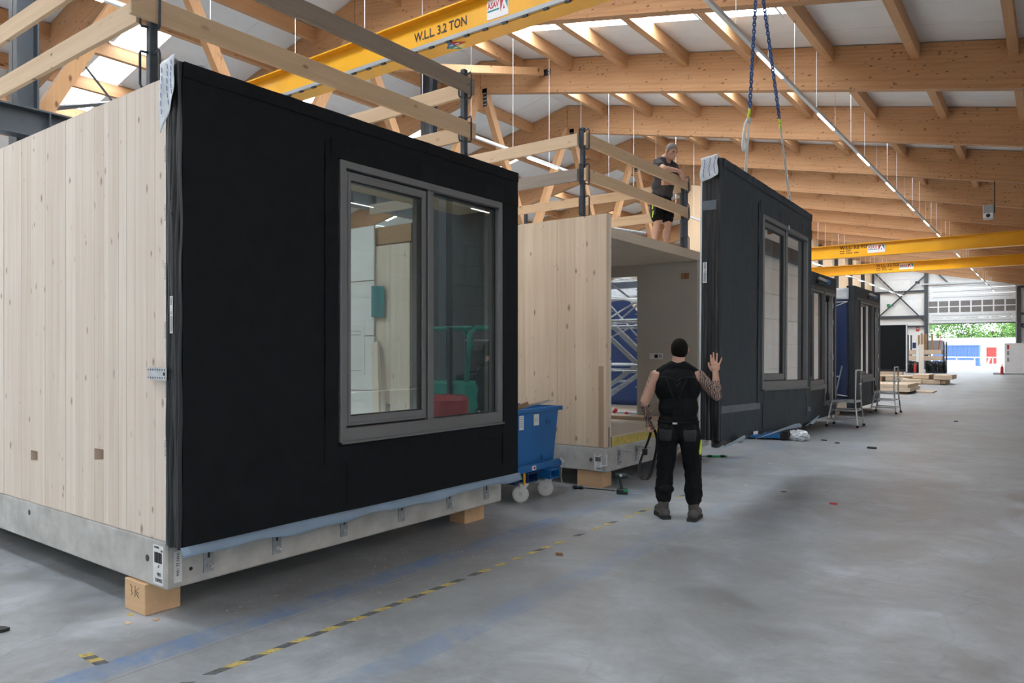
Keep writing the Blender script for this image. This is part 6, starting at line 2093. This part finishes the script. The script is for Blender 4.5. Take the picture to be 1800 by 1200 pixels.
for ti_, (tx, ty, th_) in enumerate(((-29, 176, 11), (-24.5, 184, 12.5), (-19.5, 175, 11.5), (-15, 184, 12.5), (-10, 176, 11), (-5.5, 184, 12), (-1, 177, 11.5), (4, 184, 12))):
    t = thing('tree', '%s broad green tree behind the white building, counted from the left' % ORD[ti_ + 1], 'tree', (tx, ty, 0), group='trees beyond the yard')
    MB().tube([(tx, ty, 0), (tx + 0.1, ty, 3), (tx, ty, 6)], [0.35, 0.28, 0.2], 8).build('trunk', M['bark'], t)
    q = random.Random(50 + ti_)
    mb = MB()
    lobes = [(Vector((tx + q.uniform(-2.4, 2.4), ty + q.uniform(-1.5, 1.5), th_ * q.uniform(0.22, 0.85))), q.uniform(1.0, 1.9)) for _ in range(18)]
    for _ in range(2200):
        c, r = lobes[q.randrange(18)]
        d = Vector((q.gauss(0, 1), q.gauss(0, 1), q.gauss(0, 1))).normalized()
        p = c + d * r * q.uniform(0.75, 1.0)
        u = Vector((q.gauss(0, 1), q.gauss(0, 1), q.gauss(0, 1))).normalized()
        w3 = u.cross(d).normalized() if abs(u.dot(d)) < 0.95 else u.orthogonal()
        s_ = q.uniform(0.16, 0.30)
        vs = [mb.bm.verts.new(p + u * s_ * a + w3 * s_ * b) for a, b in ((-1, 0), (0, -0.6), (1, 0), (0, 0.6))]
        mb.bm.faces.new(vs)
    tag(mb.build('leaves', M['leaf'], t, fix=False), kind='stuff')

# ================================================================ right side of the hall, seen only as reflections in the glass
fk = thing('forklift', 'green forklift parked by the right wall', 'forklift', (1.6, 12.4, 0))
box('forklift_body', M['green_paint'], 0.9, 2.4, 11.6, 13.4, 0.35, 1.05, fk, bevel=0.06)
box('counterweight', M['green_paint'], 0.95, 2.35, 13.2, 13.8, 0.3, 1.2, fk, bevel=0.1)
for x in (1.0, 2.3):
    MB().tube([(x, 11.7, 1.0), (x, 11.8, 2.05), (x, 12.0, 2.2), (x, 13.1, 2.2), (x, 13.4, 2.0), (x, 13.5, 1.1)], 0.05, 8).build('cage_tube', M['green_paint'], fk, smooth=True)
for y in (11.9, 12.5, 13.1): MB().cyl((1.0, y, 2.2), (2.3, y, 2.2), 0.035, 8).build('cage_bar', M['green_paint'], fk)
box('seat', M['rubber'], 1.35, 1.95, 12.4, 12.9, 1.05, 1.2, fk, bevel=0.04)
box('backrest', M['rubber'], 1.35, 1.95, 12.85, 13.0, 1.2, 1.75, fk, bevel=0.04)
for x in (0.95, 2.2):
    for y in (11.9, 13.2):
        MB().lathe([(0.06, x), (0.29, x), (0.30, x + 0.03), (0.30, x + 0.17), (0.29, x + 0.2), (0.06, x + 0.2)], (0, y, 0.30), 20, 'X').build('wheel', M['rubber'], fk)
for x in (1.25, 2.0): box('fork', M['dark'], x, x + 0.1, 10.5, 11.6, 0.1, 0.15, fk)
for x in (1.3, 1.95): box('mast', M['dark'], x, x + 0.07, 11.5, 11.6, 0.1, 2.2, fk)
fk.location.x += 0.4
rd_ = MB().lathe([(0.02, 0), (0.42, 0.01), (0.45, 0.06), (0.45, 0.34), (0.47, 0.36), (0.45, 0.38), (0.45, 0.78), (0.40, 0.86), (0.02, 0.87)], (0.75, 10.3, 0), 24).build('plastic_drum', plain('red_drum_plastic', (0.42, 0.03, 0.04), 0.35), smooth=False)
tag(rd_, 'red plastic drum standing beside the green forklift', 'drum')
sh_ = thing('shelf_rack', 'steel shelf rack of timber offcuts along the right wall', 'rack', (3.0, 15.5, 0))
for y in (13.9, 15.6, 17.3):
    for x in (2.5, 3.3): box('upright', M['steel'], x, x + 0.06, y, y + 0.06, 0, 2.2, sh_)
for z in (0.3, 0.85, 1.4, 1.95): box('shelf', M['rail_grey'], 2.5, 3.36, 13.9, 17.36, z, z + 0.04, sh_)
q = random.Random(9)
for i in range(8):
    z = (0.34, 0.89, 1.44, 1.99)[i % 4]
    y = 14.0 + q.random() * 2.4
    o = box('timber_offcut', M[q.choice(['clt_y', 'wood_dark', 'clt_y', 'cardboard'])], 2.5 + 0.08 * (i // 4), 2.57 + 0.08 * (i // 4), y, y + q.uniform(0.4, 0.9), z, z + q.uniform(0.05, 0.25))
    tag(o, 'timber offcut lying on the shelf rack by the right wall', 'offcut', 'offcuts on the shelf rack')
for i in range(4):
    y = Y0 - 2 * B + B * i
    tag(box('wall_column', M['steel'], XR - 0.25, XR - 0.01, y - 0.12, y + 0.12, 0, 6.2), '%s dark steel column along the right side of the aisle' % ORD[i + 1], 'column', 'columns along the right side')

# ================================================================ floor tape and litter
tape = thing('hazard_tape', 'worn black and yellow hazard tape stripe along the aisle floor', 'floor tape', (-3.53, 4, 0))
q = random.Random(4)
y = 1.55
i = 0
while y < 8.2:
    L = 0.105
    xa = -3.56 + 0.008 * y
    wear_ = y > 3.8
    if not (q.random() < (0.10 if y < 4 else 0.22)):
        m_ = 'tape_yellow' if i % 2 == 0 else 'tape_black'
        if not (m_ == 'tape_black' and y > 3.9 and q.random() < 0.55):
            sl = 0.045
            MB().hexa([(xa, y, 0.0005), (xa + 0.05, y + sl, 0.0005), (xa + 0.05, y + L + sl, 0.0005), (xa, y + L, 0.0005), (xa, y, 0.0015), (xa + 0.05, y + sl, 0.0015), (xa + 0.05, y + L + sl, 0.0015), (xa, y + L, 0.0015)]).build('tape_stripe', M['tape_y' if m_ == 'tape_yellow' else 'tape_b'] if 'tape_y' in M else M['yellow_print' if m_ == 'tape_yellow' else 'grey_print'], tape)
    y += L
    i += 1
tb_ = thing('hazard_tape', 'short piece of black and yellow tape near the timber block', 'floor tape', (-4.2, 1.85, 0))
for j in range(4):
    x = -4.325 + j * 0.055
    MB().hexa([(x, 1.80, 0.0005), (x + 0.055, 1.80, 0.0005), (x + 0.075, 1.86, 0.0005), (x + 0.02, 1.86, 0.0005), (x, 1.80, 0.0015), (x + 0.055, 1.80, 0.0015), (x + 0.075, 1.86, 0.0015), (x + 0.02, 1.86, 0.0015)]).build('tape_stripe', M['tape_y' if j % 2 == 0 else 'tape_b'], tb_)


def scrap(x, y, m_, lb, s_=0.04, h=0.006, seed=0, cat='scrap'):
    q = random.Random(seed + int(abs(x * 100)))
    n = 6
    mb = MB()
    pts = []
    for k in range(n):
        t = 2 * math.pi * k / n
        r = s_ * q.uniform(0.5, 1.0)
        pts.append((x + r * math.cos(t), y + r * 0.6 * math.sin(t)))
    mb.prism(pts, 0.0006, h, 'Z')
    tag(mb.build('floor_scrap', M[m_]), lb, cat)


scrap(-4.58, 2.20, 'clt_x', 'pale wood chip on the floor below the near timber block', 0.045)
scrap(-4.72, 2.28, 'yellow_print', 'yellow scrap at the foot of the near timber block', 0.03, 0.003)
scrap(-4.50, 2.33, 'block', 'reddish wood chip beside the near timber block', 0.03)
scrap(-2.35, 4.9, 'clt_x', 'pale fleck of wood on the open floor in front', 0.02)
scrap(-3.27, 5.05, 'cardboard', 'small brown leaf-like scrap beside the hazard tape', 0.04, 0.02)
scrap(-1.95, 8.55, 'red_print', 'pink paper scrap on the floor beyond the man in black', 0.05, 0.015)
scrap(-2.6, 8.95, 'dark', 'small dark scrap on the floor beyond the man in black', 0.05, 0.006)
scrap(-3.4, 11.1, 'paper', 'white paper scrap on the floor beyond the hanging panel', 0.06, 0.01)
scrap(-3.1, 9.1, 'paper', 'thin white scrap on the floor under the hanging panel', 0.05, 0.006)
scrap(-3.5, 14.6, 'dark', 'dark rubber scrap on the floor before the nearer step platform', 0.06, 0.02)
scrap(-3.2, 14.3, 'dark', 'second dark rubber scrap on the floor before the nearer step platform', 0.06, 0.02)
scrap(-2.55, 13.9, 'dark', 'long black rubber strip on the aisle floor', 0.12, 0.03)
scrap(-1.9, 20.5, 'dark', 'small black scrap on the aisle floor right of the farther step platform', 0.08, 0.02)
scrap(-5.06, 1.69, 'dark', 'dark tool tip at the left edge of the floor', 0.06, 0.02)
mb = MB()
q = random.Random(12)
for i in range(140):
    x, y = -4.5 + 1.2 * q.random() ** 1.5, q.uniform(2.6, 5.9)
    a = q.uniform(0.003, 0.010)
    mb.box(x, x + a, y, y + a * q.uniform(0.6, 1.6), 0.0004, 0.003)
tag(mb.build('sawdust', M['clt_x'], origin=(-4, 4, 0)), 'pale sawdust flecks on the floor along the nearest module', 'sawdust', kind='stuff')
# ================================================================ end
